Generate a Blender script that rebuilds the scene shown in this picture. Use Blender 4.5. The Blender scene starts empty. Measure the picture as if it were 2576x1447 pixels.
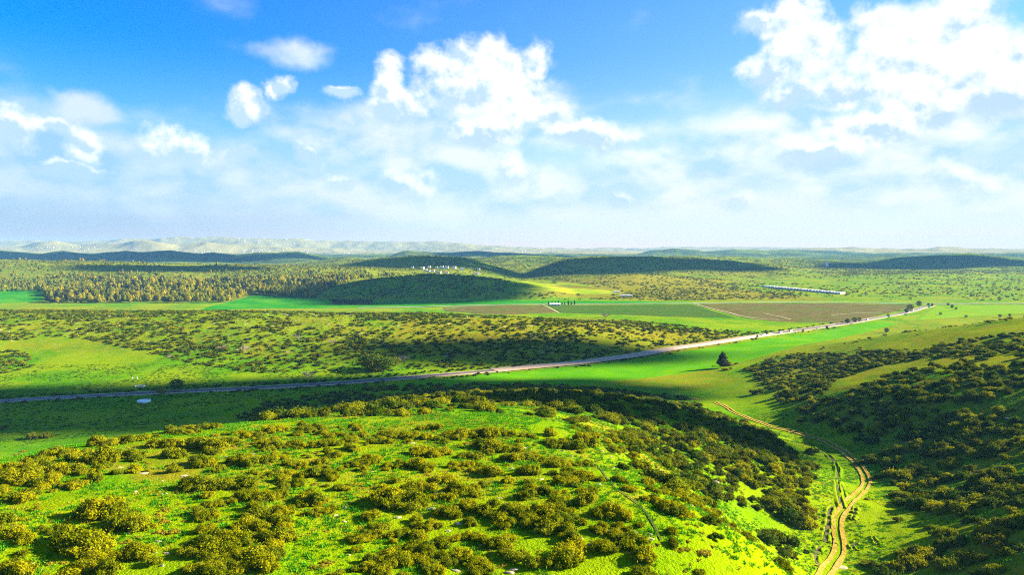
import bpy, math, random
import numpy as np
from mathutils import Vector, Matrix, Quaternion

R = math.radians
rng = np.random.default_rng(11)
random.seed(11)
scene = bpy.context.scene
COL = scene.collection

# ------------------------------------------------------------------ camera
F, CU, CV, HZ, CAMZ = 1741.0, 1288.0, 723.5, 627.0, 92.0     # photo measured on a 2576 px wide grid
PITCH = math.atan((CV - HZ) / F)
cam = bpy.data.cameras.new('camera')
cam.sensor_width = 36.0
cam.lens = 36.0 * F / 2576.0
cam.clip_start, cam.clip_end = 0.5, 60000.0
cam_o = bpy.data.objects.new('camera', cam)
COL.objects.link(cam_o)
cam_o.location = (0, 0, CAMZ)
cam_o.rotation_euler = (R(90) - PITCH, 0, 0)
scene.camera = cam_o

# ------------------------------------------------------------------ light, exposure
SUN_AZ, SUN_EL = R(79), R(22)          # azimuth clockwise from the view direction
SUN_DIR = Vector((math.sin(SUN_AZ) * math.cos(SUN_EL), math.cos(SUN_AZ) * math.cos(SUN_EL), math.sin(SUN_EL)))
sun = bpy.data.lights.new('sun', 'SUN')
sun.energy, sun.angle, sun.color = 5.0, R(0.5), (1.0, 0.88, 0.64)
sun_o = bpy.data.objects.new('sun', sun)
COL.objects.link(sun_o)
sun_o.rotation_euler = (-SUN_DIR).to_track_quat('-Z', 'Y').to_euler()
sun_o.location = SUN_DIR * 500

vs = scene.view_settings
vs.view_transform, vs.look, vs.gamma, vs.use_curve_mapping = 'Standard', 'None', 1.0, False
vs.exposure = 2.45
scene.render.engine = 'CYCLES'
cy = scene.cycles
cy.max_bounces, cy.diffuse_bounces, cy.glossy_bounces, cy.transmission_bounces, cy.volume_bounces = 4, 2, 1, 2, 0
cy.use_denoising = False
cy.filter_width = 1.1
scene.cycles.pixel_filter_type = 'BLACKMAN_HARRIS'
cy.caustics_reflective = cy.caustics_refractive = False


# ------------------------------------------------------------------ node helpers
class N:
    """arithmetic on node sockets"""
    def __init__(s, t, sock): s.t, s.s = t, sock
    def _m(s, op, b=None, c=None, clamp=False):
        n = s.t.nodes.new('ShaderNodeMath'); n.operation = op; n.use_clamp = clamp
        for i, x in enumerate((s, b, c)):
            if x is None: continue
            if isinstance(x, N): s.t.links.new(x.s, n.inputs[i])
            else: n.inputs[i].default_value = x
        return N(s.t, n.outputs[0])
    def __add__(s, b): return s._m('ADD', b)
    def __sub__(s, b): return s._m('SUBTRACT', b)
    def __mul__(s, b): return s._m('MULTIPLY', b)
    def __truediv__(s, b): return s._m('DIVIDE', b)
    def max(s, b): return s._m('MAXIMUM', b)
    def min(s, b): return s._m('MINIMUM', b)
    def pow(s, b): return s._m('POWER', b)
    def clamp(s): return s._m('ADD', 0.0, clamp=True)
    def step(s, a, b):
        n = s.t.nodes.new('ShaderNodeMapRange'); n.interpolation_type = 'SMOOTHSTEP'
        s.t.links.new(s.s, n.inputs[0])
        n.inputs[1].default_value, n.inputs[2].default_value = a, b
        return N(s.t, n.outputs[0])


def noise(t, vec, scale, detail=4, rough=0.55, dim='3D', out=0, lac=2.0):
    n = t.nodes.new('ShaderNodeTexNoise'); n.noise_dimensions = dim
    if vec is not None: t.links.new(vec.s if isinstance(vec, N) else vec, n.inputs['Vector'])
    n.inputs['Scale'].default_value, n.inputs['Detail'].default_value = scale, detail
    n.inputs['Roughness'].default_value, n.inputs['Lacunarity'].default_value = rough, lac
    return N(t, n.outputs[out])


def vmath(t, op, *a):
    n = t.nodes.new('ShaderNodeVectorMath'); n.operation = op
    for i, x in enumerate(a):
        if isinstance(x, N): t.links.new(x.s, n.inputs[i])
        elif op == 'SCALE' and i == 1: n.inputs[3].default_value = x
        else: n.inputs[i].default_value = x
    return N(t, n.outputs[1 if op in ('LENGTH', 'DOT_PRODUCT', 'DISTANCE') else 0])


def mix(t, fac, a, b):
    n = t.nodes.new('ShaderNodeMix'); n.data_type = 'RGBA'
    for i, x in ((0, fac), (6, a), (7, b)):
        if isinstance(x, N): t.links.new(x.s, n.inputs[i])
        elif i == 0: n.inputs[0].default_value = x
        else: n.inputs[i].default_value = (*x[:3], 1)
    return N(t, n.outputs[2])


def mat(name):
    m = bpy.data.materials.new(name); m.use_nodes = True
    t = m.node_tree; t.nodes.clear()
    return m, t, t.nodes.new('ShaderNodeOutputMaterial')


def finish(t, out, col, rough=0.9, bump=None, spec=0.1, transl=0.0, bumpd=0.3):
    b = t.nodes.new('ShaderNodeBsdfPrincipled')
    b.inputs['Roughness'].default_value = rough
    b.inputs['Specular IOR Level'].default_value = spec
    if isinstance(col, N): t.links.new(col.s, b.inputs['Base Color'])
    else: b.inputs['Base Color'].default_value = (*col, 1)
    if bump is not None:
        k = t.nodes.new('ShaderNodeBump'); k.inputs['Strength'].default_value = 1.0; k.inputs['Distance'].default_value = bumpd
        t.links.new(bump.s, k.inputs['Height']); t.links.new(k.outputs[0], b.inputs['Normal'])
    s = b.outputs[0]
    if transl > 0:
        tr = t.nodes.new('ShaderNodeBsdfTranslucent')
        if isinstance(col, N): t.links.new(col.s, tr.inputs[0])
        else: tr.inputs[0].default_value = (*col, 1)
        mx = t.nodes.new('ShaderNodeMixShader'); mx.inputs[0].default_value = transl
        t.links.new(s, mx.inputs[1]); t.links.new(tr.outputs[0], mx.inputs[2]); s = mx.outputs[0]
    t.links.new(s, out.inputs['Surface'])


def plain(name, col, rough=0.8, var=0.0, scale=1.0, spec=0.2):
    m, t, o = mat(name)
    if var > 0:
        g = t.nodes.new('ShaderNodeNewGeometry')
        n = noise(t, N(t, g.outputs['Position']), scale, 5)
        c = mix(t, n.step(0.3, 0.7), [x * (1 - var) for x in col], [min(1, x * (1 + var)) for x in col])
        finish(t, o, c, rough, spec=spec)
    else: finish(t, o, col, rough, spec=spec)
    return m


# ------------------------------------------------------------------ sky: Nishita daylight with cumulus and veil
world = bpy.data.worlds.new('World'); scene.world = world; world.use_nodes = True
wt = world.node_tree; wt.nodes.clear()
w_out = wt.nodes.new('ShaderNodeOutputWorld'); w_bg = wt.nodes.new('ShaderNodeBackground')
wt.links.new(w_bg.outputs[0], w_out.inputs[0])
SKY_K = 0.06
w_bg.inputs[1].default_value = SKY_K
sky = wt.nodes.new('ShaderNodeTexSky'); sky.sky_type = 'NISHITA'; sky.sun_disc = False
sky.sun_elevation, sky.sun_rotation = SUN_EL, SUN_AZ
sky.altitude, sky.air_density, sky.dust_density, sky.ozone_density = 100, 1.0, 1.0, 3.0


def dir_uv(u, v):
    a, b = (u - CU) / F, -(v - CV) / F
    return Vector((a, math.cos(PITCH) + b * math.sin(PITCH), -math.sin(PITCH) + b * math.cos(PITCH)))


def azel(u, v):
    d = dir_uv(u, v).normalized()
    return math.atan2(d.x, d.y), math.asin(d.z)


tc = wt.nodes.new('ShaderNodeTexCoord')
D = N(wt, tc.outputs['Generated'])
sx = wt.nodes.new('ShaderNodeSeparateXYZ'); wt.links.new(D.s, sx.inputs[0])
dx, dy, dz = (N(wt, sx.outputs[i]) for i in range(3))
az = dx._m('ARCTAN2', dy); el = dz._m('ARCSINE')
cxyz = wt.nodes.new('ShaderNodeCombineXYZ')
wt.links.new(az.s, cxyz.inputs[0]); wt.links.new(el.s, cxyz.inputs[1])
P0 = N(wt, cxyz.outputs[0])
warp = noise(wt, D, 9.0, 5, 0.6, out=1)
P = vmath(wt, 'ADD', P0, vmath(wt, 'SCALE', vmath(wt, 'SUBTRACT', warp, (0.5, 0.5, 0.5)), 0.085))
PUFFS = [  # centre u, v, radius across, radius up, in the 2576 px grid
    (1905, 45, 60, 34), (1975, 50, 70, 60), (2030, 110, 75, 60), (1940, 185, 55, 50), (1990, 235, 50, 36),
    (2205, 55, 75, 55), (2230, 130, 80, 70), (2320, 110, 70, 80), (2420, 50, 70, 70), (2390, 170, 85, 80),
    (2300, 255, 90, 50), (2370, 290, 45, 30), (2120, 220, 70, 50), (2190, 320, 120, 45),
    (2560, 130, 45, 55), (2530, 235, 70, 42), (1160, 165, 85, 42), (1250, 165, 100, 60), (1350, 145, 45, 50),
    (1345, 225, 80, 55), (1195, 228, 110, 52), (1290, 295, 90, 42), (1500, 332, 110, 40), (1405, 295, 80, 45), (965, 235, 45, 60), (1000, 290, 85, 42),
    (850, 233, 45, 20), (622, 280, 42, 44), (700, 222, 26, 34), (25, 325, 45, 42), (130, 312, 45, 24),
    (215, 368, 38, 32), (430, 338, 52, 42), (440, 388, 54, 32), (482, 376, 28, 24), (1300, 445, 62, 44),
    (1030, 475, 66, 42), (850, 458, 44, 22), (770, 403, 28, 24), (600, 400, 40, 22), (185, 440, 60, 20),
    (1560, 510, 26, 26), (1830, 490, 44, 30), (1245, 340, 110, 50), (2450, 440, 90, 36), (2050, 400, 80, 28)]
SOFT = [(1240, 300, 330, 110), (980, 350, 260, 90), (120, 420, 260, 100), (450, 440, 220, 80), (2150, 300, 330, 150),
        (1880, 420, 330, 70), (745, 125, 80, 40), (2330, 430, 330, 90), (1250, 490, 500, 70), (210, 260, 60, 40),
        (2500, 200, 200, 120), (760, 480, 330, 70)]


def blobs(lst, pt, k):
    acc = None
    for u, v, ru, rv in lst:
        a, e = azel(u, v)
        ra, re = ru / F, rv / F
        q = vmath(wt, 'MULTIPLY_ADD', pt, (1 / ra, 1 / re, 0), (-a / ra, -e / re, 0))
        l = vmath(wt, 'LENGTH', q)
        acc = l if acc is None else acc._m('SMOOTH_MIN', l, k)
    return N(wt, acc.s)


lp, ls = blobs(PUFFS, P, 0.25), blobs(SOFT, P, 0.5)
# beyond the frame the same sort of sky goes on: scattered cumulus by noise alone
aside = az._m('ABSOLUTE').step(R(38), R(50)).max(el.step(R(21), R(28)))
inside = aside * -1.0 + 1.0
cover = noise(wt, D, 4.5, 6, 0.55)
sunward = (0.009, 0.0, 0.011)
n1 = noise(wt, D, 17.0, 10, 0.60)
n2 = noise(wt, vmath(wt, 'ADD', D, sunward), 17.0, 6, 0.60)
Dq = vmath(wt, 'MULTIPLY', D, (1.0, 1.0, 2.0))
n3 = noise(wt, Dq, 7.0, 6, 0.50)
n4 = noise(wt, vmath(wt, 'ADD', Dq, (0.02, 0.0, 0.04)), 7.0, 5, 0.50)
upsky = el.step(R(-2.5), R(-0.3))
puff = ((lp * -1.0 + 1.22) * 2.0).max(-1.6) * inside + (cover - 0.56) * 5.0 * aside
dens = puff + (n1 - 0.5) * 4.4
a_p = dens.step(-0.25, 1.5)
band = el.step(R(15), R(8)) * el.step(R(1), R(5))
softe = (ls * -1.1 + 1.55).max(0.0) * inside + (cover - 0.47) * 3.0 * aside
a_s = (softe * 1.15 + band * 0.52 - 0.35 + (n3 - 0.5) * 2.7).step(-0.05, 1.35) * 0.92
under = (blobs(PUFFS, vmath(wt, 'ADD', P, (-0.012, -0.022, 0.0)), 0.25) - lp).max(0.0) * inside       # lower and far sides of the puffs
lit = ((n1 - n2) * 4.5 + 0.95 - under * 1.25).clamp()
lit2 = ((n3 - n4) * 5.5 + 0.50).clamp()
K = 1 / SKY_K                                            # clouds are given as plain radiance
glow = az.step(R(-40), R(45)) * (az.step(R(170), R(120)))  # whiter air on the sun's side
hs = wt.nodes.new('ShaderNodeHueSaturation'); hs.inputs['Saturation'].default_value = 1.75; hs.inputs['Value'].default_value = 1.05
wt.links.new(sky.outputs[0], hs.inputs['Color'])
W = 0.218 * K
base = vmath(wt, 'MULTIPLY', N(wt, hs.outputs[0]), (0.24, 0.63, 0.93))
side = az.step(R(-42), R(12)) * az.step(R(175), R(120))         # brighter air towards the sun
air = (el.step(R(16), R(0)) * 0.62 + glow * el.step(R(34), R(3)) * 0.62).clamp()
base = mix(wt, air, base, (0.60 * W, 0.80 * W, 1.0 * W))
low = el.step(R(10), R(0.5)) * 0.92
base = mix(wt, low, base, mix(wt, side, (0.37 * W, 0.44 * W, 0.54 * W), (0.80 * W, 0.84 * W, 0.90 * W)))
softc = mix(wt, lit2, mix(wt, side, (0.33 * W, 0.56 * W, 0.93 * W), (0.42 * W, 0.66 * W, 1.0 * W)), mix(wt, side, (0.64 * W, 0.75 * W, 0.92 * W), (0.90 * W, 0.93 * W, 0.98 * W)))
base = mix(wt, a_s * (low * -0.55 + 1.0), base, softc)
pc = mix(wt, lit, (0.50 * W, 0.68 * W, 0.96 * W), (1.04 * W, 1.04 * W, 1.04 * W))
full = mix(wt, a_p * (low * -0.8 + 1.0), base, pc)
# the last degree or two is seen through the full depth of the haze and is warm in itself
full = mix(wt, el.step(R(2.0), R(0.1)) * 0.9, full, mix(wt, side, (0.54 * W, 0.38 * W, 0.22 * W), (1.02 * W, 0.68 * W, 0.38 * W)))
full = mix(wt, upsky, (0.45 * W, 0.50 * W, 0.50 * W), full)
wt.links.new(full.s, w_bg.inputs[0])


# ------------------------------------------------------------------ numpy noise and terrain
def sm(a, b, x):
    t = np.clip((x - a) / (b - a), 0, 1)
    return t * t * (3 - 2 * t)


def vnoise(x, y, seed=0):
    xi, yi = np.floor(x), np.floor(y); fx, fy = x - xi, y - yi
    fx, fy = fx * fx * (3 - 2 * fx), fy * fy * (3 - 2 * fy)
    def h(a, b):
        v = np.sin(a * 127.1 + b * 311.7 + seed * 74.7) * 43758.5453
        return v - np.floor(v)
    return (h(xi, yi) * (1 - fx) + h(xi + 1, yi) * fx) * (1 - fy) + (h(xi, yi + 1) * (1 - fx) + h(xi + 1, yi + 1) * fx) * fy


def fbm(x, y, scale, octs=4, seed=0):
    s, a, f, tot = 0.0, 1.0, 1.0 / scale, 0.0
    for i in range(octs):
        s = s + a * (vnoise(x * f + 17.3 * i, y * f - 9.1 * i, seed + i) * 2 - 1); tot += a; a *= 0.5; f *= 2.03
    return s / tot


CTRL = np.array([  # x, y, z of the ground near the camera (the valley floor is 0)
    (0, 0, 62), (-60, 20, 61), (60, 0, 56), (-40, 70, 60), (0, 70, 59.3), (30, 80, 55.5), (0, 110, 58.7), (-50, 110, 59), (-95, 100, 58),
    (-20, 138, 57.3), (25, 130, 53), (10, 165, 52), (-89, 120, 55), (-74, 130, 56), (-47, 140, 56.5), (-24, 145, 56),
    (-150, 120, 42), (-130, 170, 30), (-170, 210, 15), (-150, 250, 11), (-200, 330, 3), (-210, 130, 24), (-280, 150, 10), (-250, 240, 4),
    (-100, 190, 34), (-100, 250, 20), (-120, 330, 6), (-130, 400, 2), (-200, 400, 2.2), (-100, 20, 60), (-170, 20, 50), (-300, 20, 20), (-400, 200, 2), (-350, 330, 1.5),
    (0, 220, 43), (0, 300, 28.5), (0, 380, 13), (0, 450, 3), (0, 500, 1), (60, 250, 33), (50, 330, 19.5), (50, 400, 8), (-60, 220, 37),
    (-70, 300, 22), (-80, 380, 7), (-60, 440, 2.5), (35, 150, 43), (67, 190, 31.5), (97, 255, 21.5), (88, 300, 18.5), (80, 350, 12.5), (45, 200, 38),
    (45, 70, 37), (55, 110, 31), (58, 134, 28), (70, 151, 25), (108, 211, 20), (121, 260, 17), (118, 307, 12.3), (112, 381, 7), (100, 422, 4), (60, 500, 1),
    (110, 120, 39), (135, 160, 38), (109, 147, 33), (155, 266, 33), (135, 222, 26), (180, 220, 42), (150, 320, 23), (148, 380, 13.5), (145, 430, 6.5),
    (223, 385, 30), (200, 300, 41), (260, 300, 52), (330, 450, 46), (307, 480, 37), (293, 560, 20), (241, 590, 6.5), (180, 480, 10), (165, 530, 2.5),
    (400, 600, 22), (350, 650, 6), (450, 700, 5), (520, 560, 30), (600, 450, 48), (420, 300, 62), (300, 150, 62), (200, 60, 58), (500, 820, 3), (700, 700, 8),
    (-298, 409, 2), (-117, 464, 2), (4, 526, 2), (105, 584, 2), (159, 640, 2), (253, 720, 2), (385, 826, 2), (474, 905, 2), (548, 991, 1.5), (646, 1080, 1.5),
    (-100, 520, 6), (-100, 600, 14), (-100, 700, 23), (-100, 760, 21), (-100, 850, 5), (-100, 950, 0), (-300, 520, 5), (-300, 600, 15), (-300, 720, 26), (-300, 800, 19),
    (-300, 910, 1), (-500, 600, 19), (-550, 700, 27), (-500, 800, 20), (-500, 940, 1), (-420, 510, 4), (50, 600, 7), (60, 680, 17.5), (60, 760, 14), (60, 860, 1),
    (150, 700, 6), (200, 760, 5), (250, 860, 1), (-700, 700, 25), (-800, 600, 20), (-450, 420, 3), (-600, 450, 5), (-700, 950, 2), (-850, 800, 14), (-900, 500, 10),
    (-900, 1100, 0), (-500, 1100, 0), (0, 1100, 0), (300, 1100, 0), (600, 1200, 0), (0, 1000, 0), (300, 1000, 0), (800, 1000, 2), (800, 1200, 1), (-300, 1250, 0), (200, 1250, 0), (-800, 1250, 0),
    (0, -150, 60), (300, -150, 52), (-300, -150, 30), (800, 200, 50), (900, 600, 20), (-900, 0, 20)], float)


def _phi(r2): return np.where(r2 > 1e-12, r2 * np.log(np.maximum(r2, 1e-12)), 0.0)


_cp = CTRL[:, :2] / 300.0
_n = len(_cp)
_A = np.zeros((_n + 3, _n + 3))
_A[:_n, :_n] = _phi(((_cp[:, None] - _cp[None]) ** 2).sum(-1)) + np.eye(_n) * 0.0006
_A[:_n, _n] = 1; _A[:_n, _n + 1:] = _cp; _A[_n:, :_n] = _A[:_n, _n:].T
_w = np.linalg.solve(_A, np.concatenate([CTRL[:, 2], np.zeros(3)]))


def near_h(x, y):
    out = np.empty_like(x)
    for i in range(0, x.size, 40000):
        p = np.stack([x[i:i + 40000], y[i:i + 40000]], 1) / 300.0
        r2 = ((p[:, None] - _cp[None]) ** 2).sum(-1)
        out[i:i + 40000] = _phi(r2) @ _w[:_n] + _w[_n] + p @ _w[_n + 1:]
    return np.clip(out, -1.5, 70)


RIDGES = [  # distance, front width, back width, skyline (u, v) in the 2576 px grid
    (1900, 400, 280, [(-1200, 672), (-400, 662), (0, 658), (300, 662), (500, 668), (700, 672), (900, 676), (1050, 686), (1250, 705), (1380, 724)]),
    (1430, 150, 220, [(640, 752), (720, 740), (830, 722), (950, 704), (1080, 692), (1200, 697), (1330, 713), (1450, 735), (1500, 750)]),
    (1760, 230, 200, [(1300, 738), (1400, 706), (1500, 694), (1600, 690), (1750, 700), (1900, 718), (2060, 742)]),
    (2050, 320, 240, [(1740, 745), (1900, 714), (2000, 702), (2150, 692), (2300, 690), (2450, 693), (2576, 700), (2900, 700), (3600, 705)]),
    (2350, 340, 200, [(1290, 696), (1310, 690), (1340, 680), (1380, 666), (1420, 655), (1480, 649), (1560, 648.5), (1640, 648.5), (1750, 652), (1850, 659), (1950, 669), (2060, 682)]),
    (2250, 300, 200, [(800, 672), (900, 658), (969, 651), (1040, 647), (1104, 645.5), (1160, 649), (1204, 655), (1264, 673), (1320, 692), (1370, 706)]),
    (2600, 210, 210, [(640, 680), (750, 666), (850, 655), (930, 654), (1000, 657), (1100, 667), (1250, 672), (1400, 682)]),
    (3000, 330, 220, [(600, 668), (816, 652), (878, 645), (950, 653), (1094, 645), (1207, 652), (1260, 646), (1330, 644), (1397, 643.5), (1478, 647.5), (1638, 647), (1799, 647.5), (1936, 651.5), (2050, 656), (2170, 664), (2300, 676)]),
    (3200, 480, 240, [(2060, 680), (2182, 662), (2252, 651.5), (2359, 642), (2439, 640.3), (2482, 643.5), (2576, 652), (2750, 660), (3300, 655)]),
    (3700, 420, 260, [(-1500, 640), (-300, 638), (0, 635.5), (104, 642), (160, 634.6), (232, 640.8), (315, 633.3), (366, 638), (428, 633.6), (503, 642), (535, 639), (600, 645), (645, 636.8), (752, 633.3), (816, 643.5), (900, 655)]),
    (4300, 300, 300, [(940, 654), (969, 650), (1020, 634), (1100, 636.8), (1207, 632), (1290, 636.5), (1371, 642), (1470, 650)]),
    (5600, 420, 400, [(1540, 652), (1590, 644), (1638, 631.4), (1692, 626), (1745, 628), (1772, 632.5), (1825, 627.7), (1866, 627.7), (1936, 632), (1979, 628.8), (2091, 634), (2198, 640.8), (2500, 644), (2900, 640), (3600, 640)]),
    (6800, 450, 450, [(1780, 638), (1900, 631), (2064, 627), (2150, 624.2), (2265, 628), (2326, 627), (2359, 621.5), (2391, 622.6), (2434, 628), (2576, 628.7), (2900, 629), (3600, 628)]),
    (7200, 420, 400, [(-1200, 622), (0, 622), (60, 620), (100, 612), (140, 609), (200, 620), (290, 615), (340, 607), (380, 609), (450, 618), (520, 611), (600, 618), (700, 622), (800, 626), (900, 632), (1010, 638)]),
    (8900, 600, 600, [(-1500, 604), (0, 604.7), (60, 606), (107, 607.3), (160, 608), (254, 606), (308, 600.6), (348, 599.3), (455, 598.8), (535, 598), (645, 600), (774, 602), (833, 604.7), (913, 608.7), (1020, 608), (1100, 610), (1207, 615.4), (1290, 622), (1400, 626), (1520, 628)]),
    (10000, 600, 500, [(1250, 626), (1478, 625.5), (1585, 624.5), (1638, 624.5), (1745, 621), (1879, 623), (2100, 626), (2576, 627), (3600, 627)]),
]


def base_h(r): return np.interp(r, [0, 1200, 2000, 3000, 5000, 8000, 11500], [0, 0, 10, 22, 42, 64, 76])


def far_h(x, y):
    r = np.hypot(x, y)
    b = base_h(r)
    ys = np.maximum(y, 60.0)
    u = CU + F * x / ys
    acc = np.zeros_like(x)
    for Y0, wf, wb, prof in RIDGES:
        if y.max() < Y0 - 3 * wf or y.min() > Y0 + 3 * wb: continue
        pu, pv = np.array(prof, float).T
        top = CAMZ - Y0 * (np.interp(u, pu, pv) - HZ) / F - float(base_h(Y0))
        top = np.maximum(top, 0) * sm(pu[0] - 60, pu[0] + 20, u) * (1 - sm(pu[-1] - 20, pu[-1] + 60, u))
        dyy = y - Y0 + Y0 * 0.035 * fbm(x, y, Y0 * 0.12, 3, int(Y0) % 97)
        g = np.where(dyy < 0, np.exp(-(dyy / wf) ** 2), np.exp(-(dyy / wb) ** 2))
        acc = acc + (top * g) ** 4
    amp = np.interp(y, [0, 1250, 1800, 3000, 6000, 9000], [0, 0.5, 3.0, 9.0, 14, 24])
    return b + acc ** 0.25 + amp * fbm(x, y, 330, 4, 5) * (y > 1000) + amp * 0.5 * fbm(x, y, 110, 2, 3)


def H(x, y):
    x = np.atleast_1d(np.asarray(x, float)); y = np.atleast_1d(np.asarray(y, float))
    sh = x.shape; x, y = x.ravel(), y.ravel()
    wn = (1 - sm(1080, 1300, y)) * sm(-420, -140, y) * (1 - sm(820, 1250, np.abs(x)))
    z = np.zeros_like(x)
    m = wn > 0
    if m.any(): z[m] += near_h(x[m], y[m]) * wn[m]
    m = wn < 1
    if m.any(): z[m] += far_h(x[m], y[m]) * (1 - wn[m])
    rough = sm(2.5, 12, z) * wn
    z = z + rough * (0.75 * fbm(x, y, 26, 3, 21) + 0.22 * fbm(x, y, 7.5, 2, 33))
    return z.reshape(sh)


def h1(x, y): return float(H(x, y)[0])


RS = np.concatenate([np.linspace(25, 1500, 900), np.geomspace(1505, 11000, 500)])


def hit(u, v):
    """the point of the ground seen at (u, v)"""
    d = dir_uv(u, v); d = d / math.hypot(d.x, d.y)
    gap = CAMZ + RS * d.z - H(RS * d.x, RS * d.y)
    k = int(np.argmax(gap < 0)) if (gap < 0).any() else len(RS) - 1
    if k == 0: k = 1
    a, b = gap[k - 1], gap[k]
    t = RS[k - 1] + (RS[k] - RS[k - 1]) * a / (a - b if a != b else 1)
    return Vector((d.x * t, d.y * t, h1(d.x * t, d.y * t)))


def proj(x, y, z):
    c, s = math.cos(PITCH), math.sin(PITCH)
    dzz = z - CAMZ
    f = y * c - dzz * s; upc = y * s + dzz * c
    f = np.maximum(f, 1e-3)
    return CU + F * x / f, CV - F * upc / f, f


def inpoly(u, v, poly):
    p = np.array(poly, float); ins = np.zeros(np.shape(u), bool); j = len(p) - 1
    for i in range(len(p)):
        c = ((p[i, 1] > v) != (p[j, 1] > v)) & (u < (p[j, 0] - p[i, 0]) * (v - p[i, 1]) / (p[j, 1] - p[i, 1] + 1e-9) + p[i, 0])
        ins ^= c; j = i
    return ins


# ------------------------------------------------------------------ mesh and object helpers
def mk_mesh(name, verts, faces, mats=(), smooth=False, fmat=None, attrs=None):
    me = bpy.data.meshes.new(name)
    verts = np.asarray(verts, np.float32)
    if isinstance(faces, np.ndarray):
        nf, k = faces.shape
        me.vertices.add(len(verts)); me.vertices.foreach_set('co', verts.ravel())
        me.loops.add(nf * k); me.loops.foreach_set('vertex_index', faces.astype(np.int32).ravel())
        me.polygons.add(nf); me.polygons.foreach_set('loop_start', np.arange(0, nf * k, k, dtype=np.int32))
        me.polygons.foreach_set('loop_total', np.full(nf, k, np.int32))
    else:
        me.from_pydata([tuple(map(float, v)) for v in verts], [], [tuple(f) for f in faces]); nf = len(faces)
    for m in mats: me.materials.append(m)
    if fmat is not None: me.polygons.foreach_set('material_index', np.asarray(fmat, np.int32))
    me.polygons.foreach_set('use_smooth', np.full(nf, smooth))
    for an, dom, typ, data in attrs or ():
        a = me.attributes.new(an, typ, dom)
        a.data.foreach_set({'FLOAT': 'value', 'FLOAT_COLOR': 'color', 'FLOAT_VECTOR': 'vector', 'INT': 'value'}[typ], np.asarray(data).ravel())
    me.update(calc_edges=True)
    me.validate()
    return me


def obj(name, me, parent=None, loc=(0, 0, 0), rot=(0, 0, 0), scl=(1, 1, 1), link=True, **props):
    o = bpy.data.objects.new(name, me)
    if link: COL.objects.link(o)
    o.location, o.rotation_euler, o.scale = loc, rot, scl
    if parent: o.parent = parent
    for k, v in props.items():
        if v: o[k] = v
    return o


class MB:
    """collects boxes, tubes, prisms into one mesh"""
    def __init__(s): s.v, s.f, s.m = [], [], []
    def add(s, v, f, mi=0):
        b = len(s.v); s.v += [tuple(p) for p in v]; s.f += [tuple(i + b for i in q) for q in f]; s.m += [mi] * len(f); return s
    def box(s, c, d, mi=0, rz=0, taper=1.0):
        cx, cyy, cz = c; a, b, h = d[0] / 2, d[1] / 2, d[2] / 2
        co, si = math.cos(rz), math.sin(rz); v = []
        for z, t in ((-h, 1), (h, taper)):
            for x, y in ((-a, -b), (a, -b), (a, b), (-a, b)):
                v.append((cx + (x * co - y * si) * t, cyy + (x * si + y * co) * t, cz + z))
        return s.add(v, [(0, 3, 2, 1), (4, 5, 6, 7), (0, 1, 5, 4), (1, 2, 6, 5), (2, 3, 7, 6), (3, 0, 4, 7)], mi)
    def tube(s, p, r, n=6, mi=0):
        p = [Vector(q) for q in p]; r = r if isinstance(r, (list, tuple)) else [r] * len(p); v, f = [], []
        for i, q in enumerate(p):
            d = (p[min(i + 1, len(p) - 1)] - p[max(i - 1, 0)]).normalized()
            a = d.orthogonal().normalized(); b = d.cross(a)
            for k in range(n):
                t = 2 * math.pi * k / n; v.append(q + (a * math.cos(t) + b * math.sin(t)) * r[i])
        for i in range(len(p) - 1):
            for k in range(n):
                f.append((i * n + k, i * n + (k + 1) % n, (i + 1) * n + (k + 1) % n, (i + 1) * n + k))
        f.append(tuple(range(n))[::-1]); f.append(tuple((len(p) - 1) * n + k for k in range(n)))
        return s.add(v, f, mi)
    def lathe(s, prof, n=32, mi=0):
        v = [(r * math.cos(2 * math.pi * k / n), r * math.sin(2 * math.pi * k / n), z) for r, z in prof for k in range(n)]
        f = [(i * n + k, i * n + (k + 1) % n, (i + 1) * n + (k + 1) % n, (i + 1) * n + k) for i in range(len(prof) - 1) for k in range(n)]
        return s.add(v, f, mi)
    def mesh(s, name, mats, smooth=False): return mk_mesh(name, s.v, s.f, mats, smooth, s.m)


def leaf_quads(c, nrm, size, asp=0.6):
    n = len(c)
    nrm = nrm / np.maximum(np.linalg.norm(nrm, axis=1, keepdims=True), 1e-6)
    rv = rng.normal(size=(n, 3)); t = np.cross(nrm, rv); t /= np.maximum(np.linalg.norm(t, axis=1, keepdims=True), 1e-6)
    b = np.cross(nrm, t)
    s = size[:, None] if isinstance(size, np.ndarray) else size
    t = t * s; b = b * s * asp
    q = rng.uniform(0.5, 1.2, (n, 4, 1))
    v = np.stack([c - t * q[:, 0], c - b * q[:, 1], c + t * q[:, 2], c + b * q[:, 3]], 1).reshape(-1, 3)
    return v, np.arange(n * 4).reshape(-1, 4)


_ICO = None


def ico(sub=1):
    import bmesh
    bm = bmesh.new(); bmesh.ops.create_icosphere(bm, subdivisions=sub, radius=1)
    v = np.array([p.co[:] for p in bm.verts]); f = np.array([[q.index for q in p.verts] for p in bm.faces]); bm.free()
    return v, f


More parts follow.
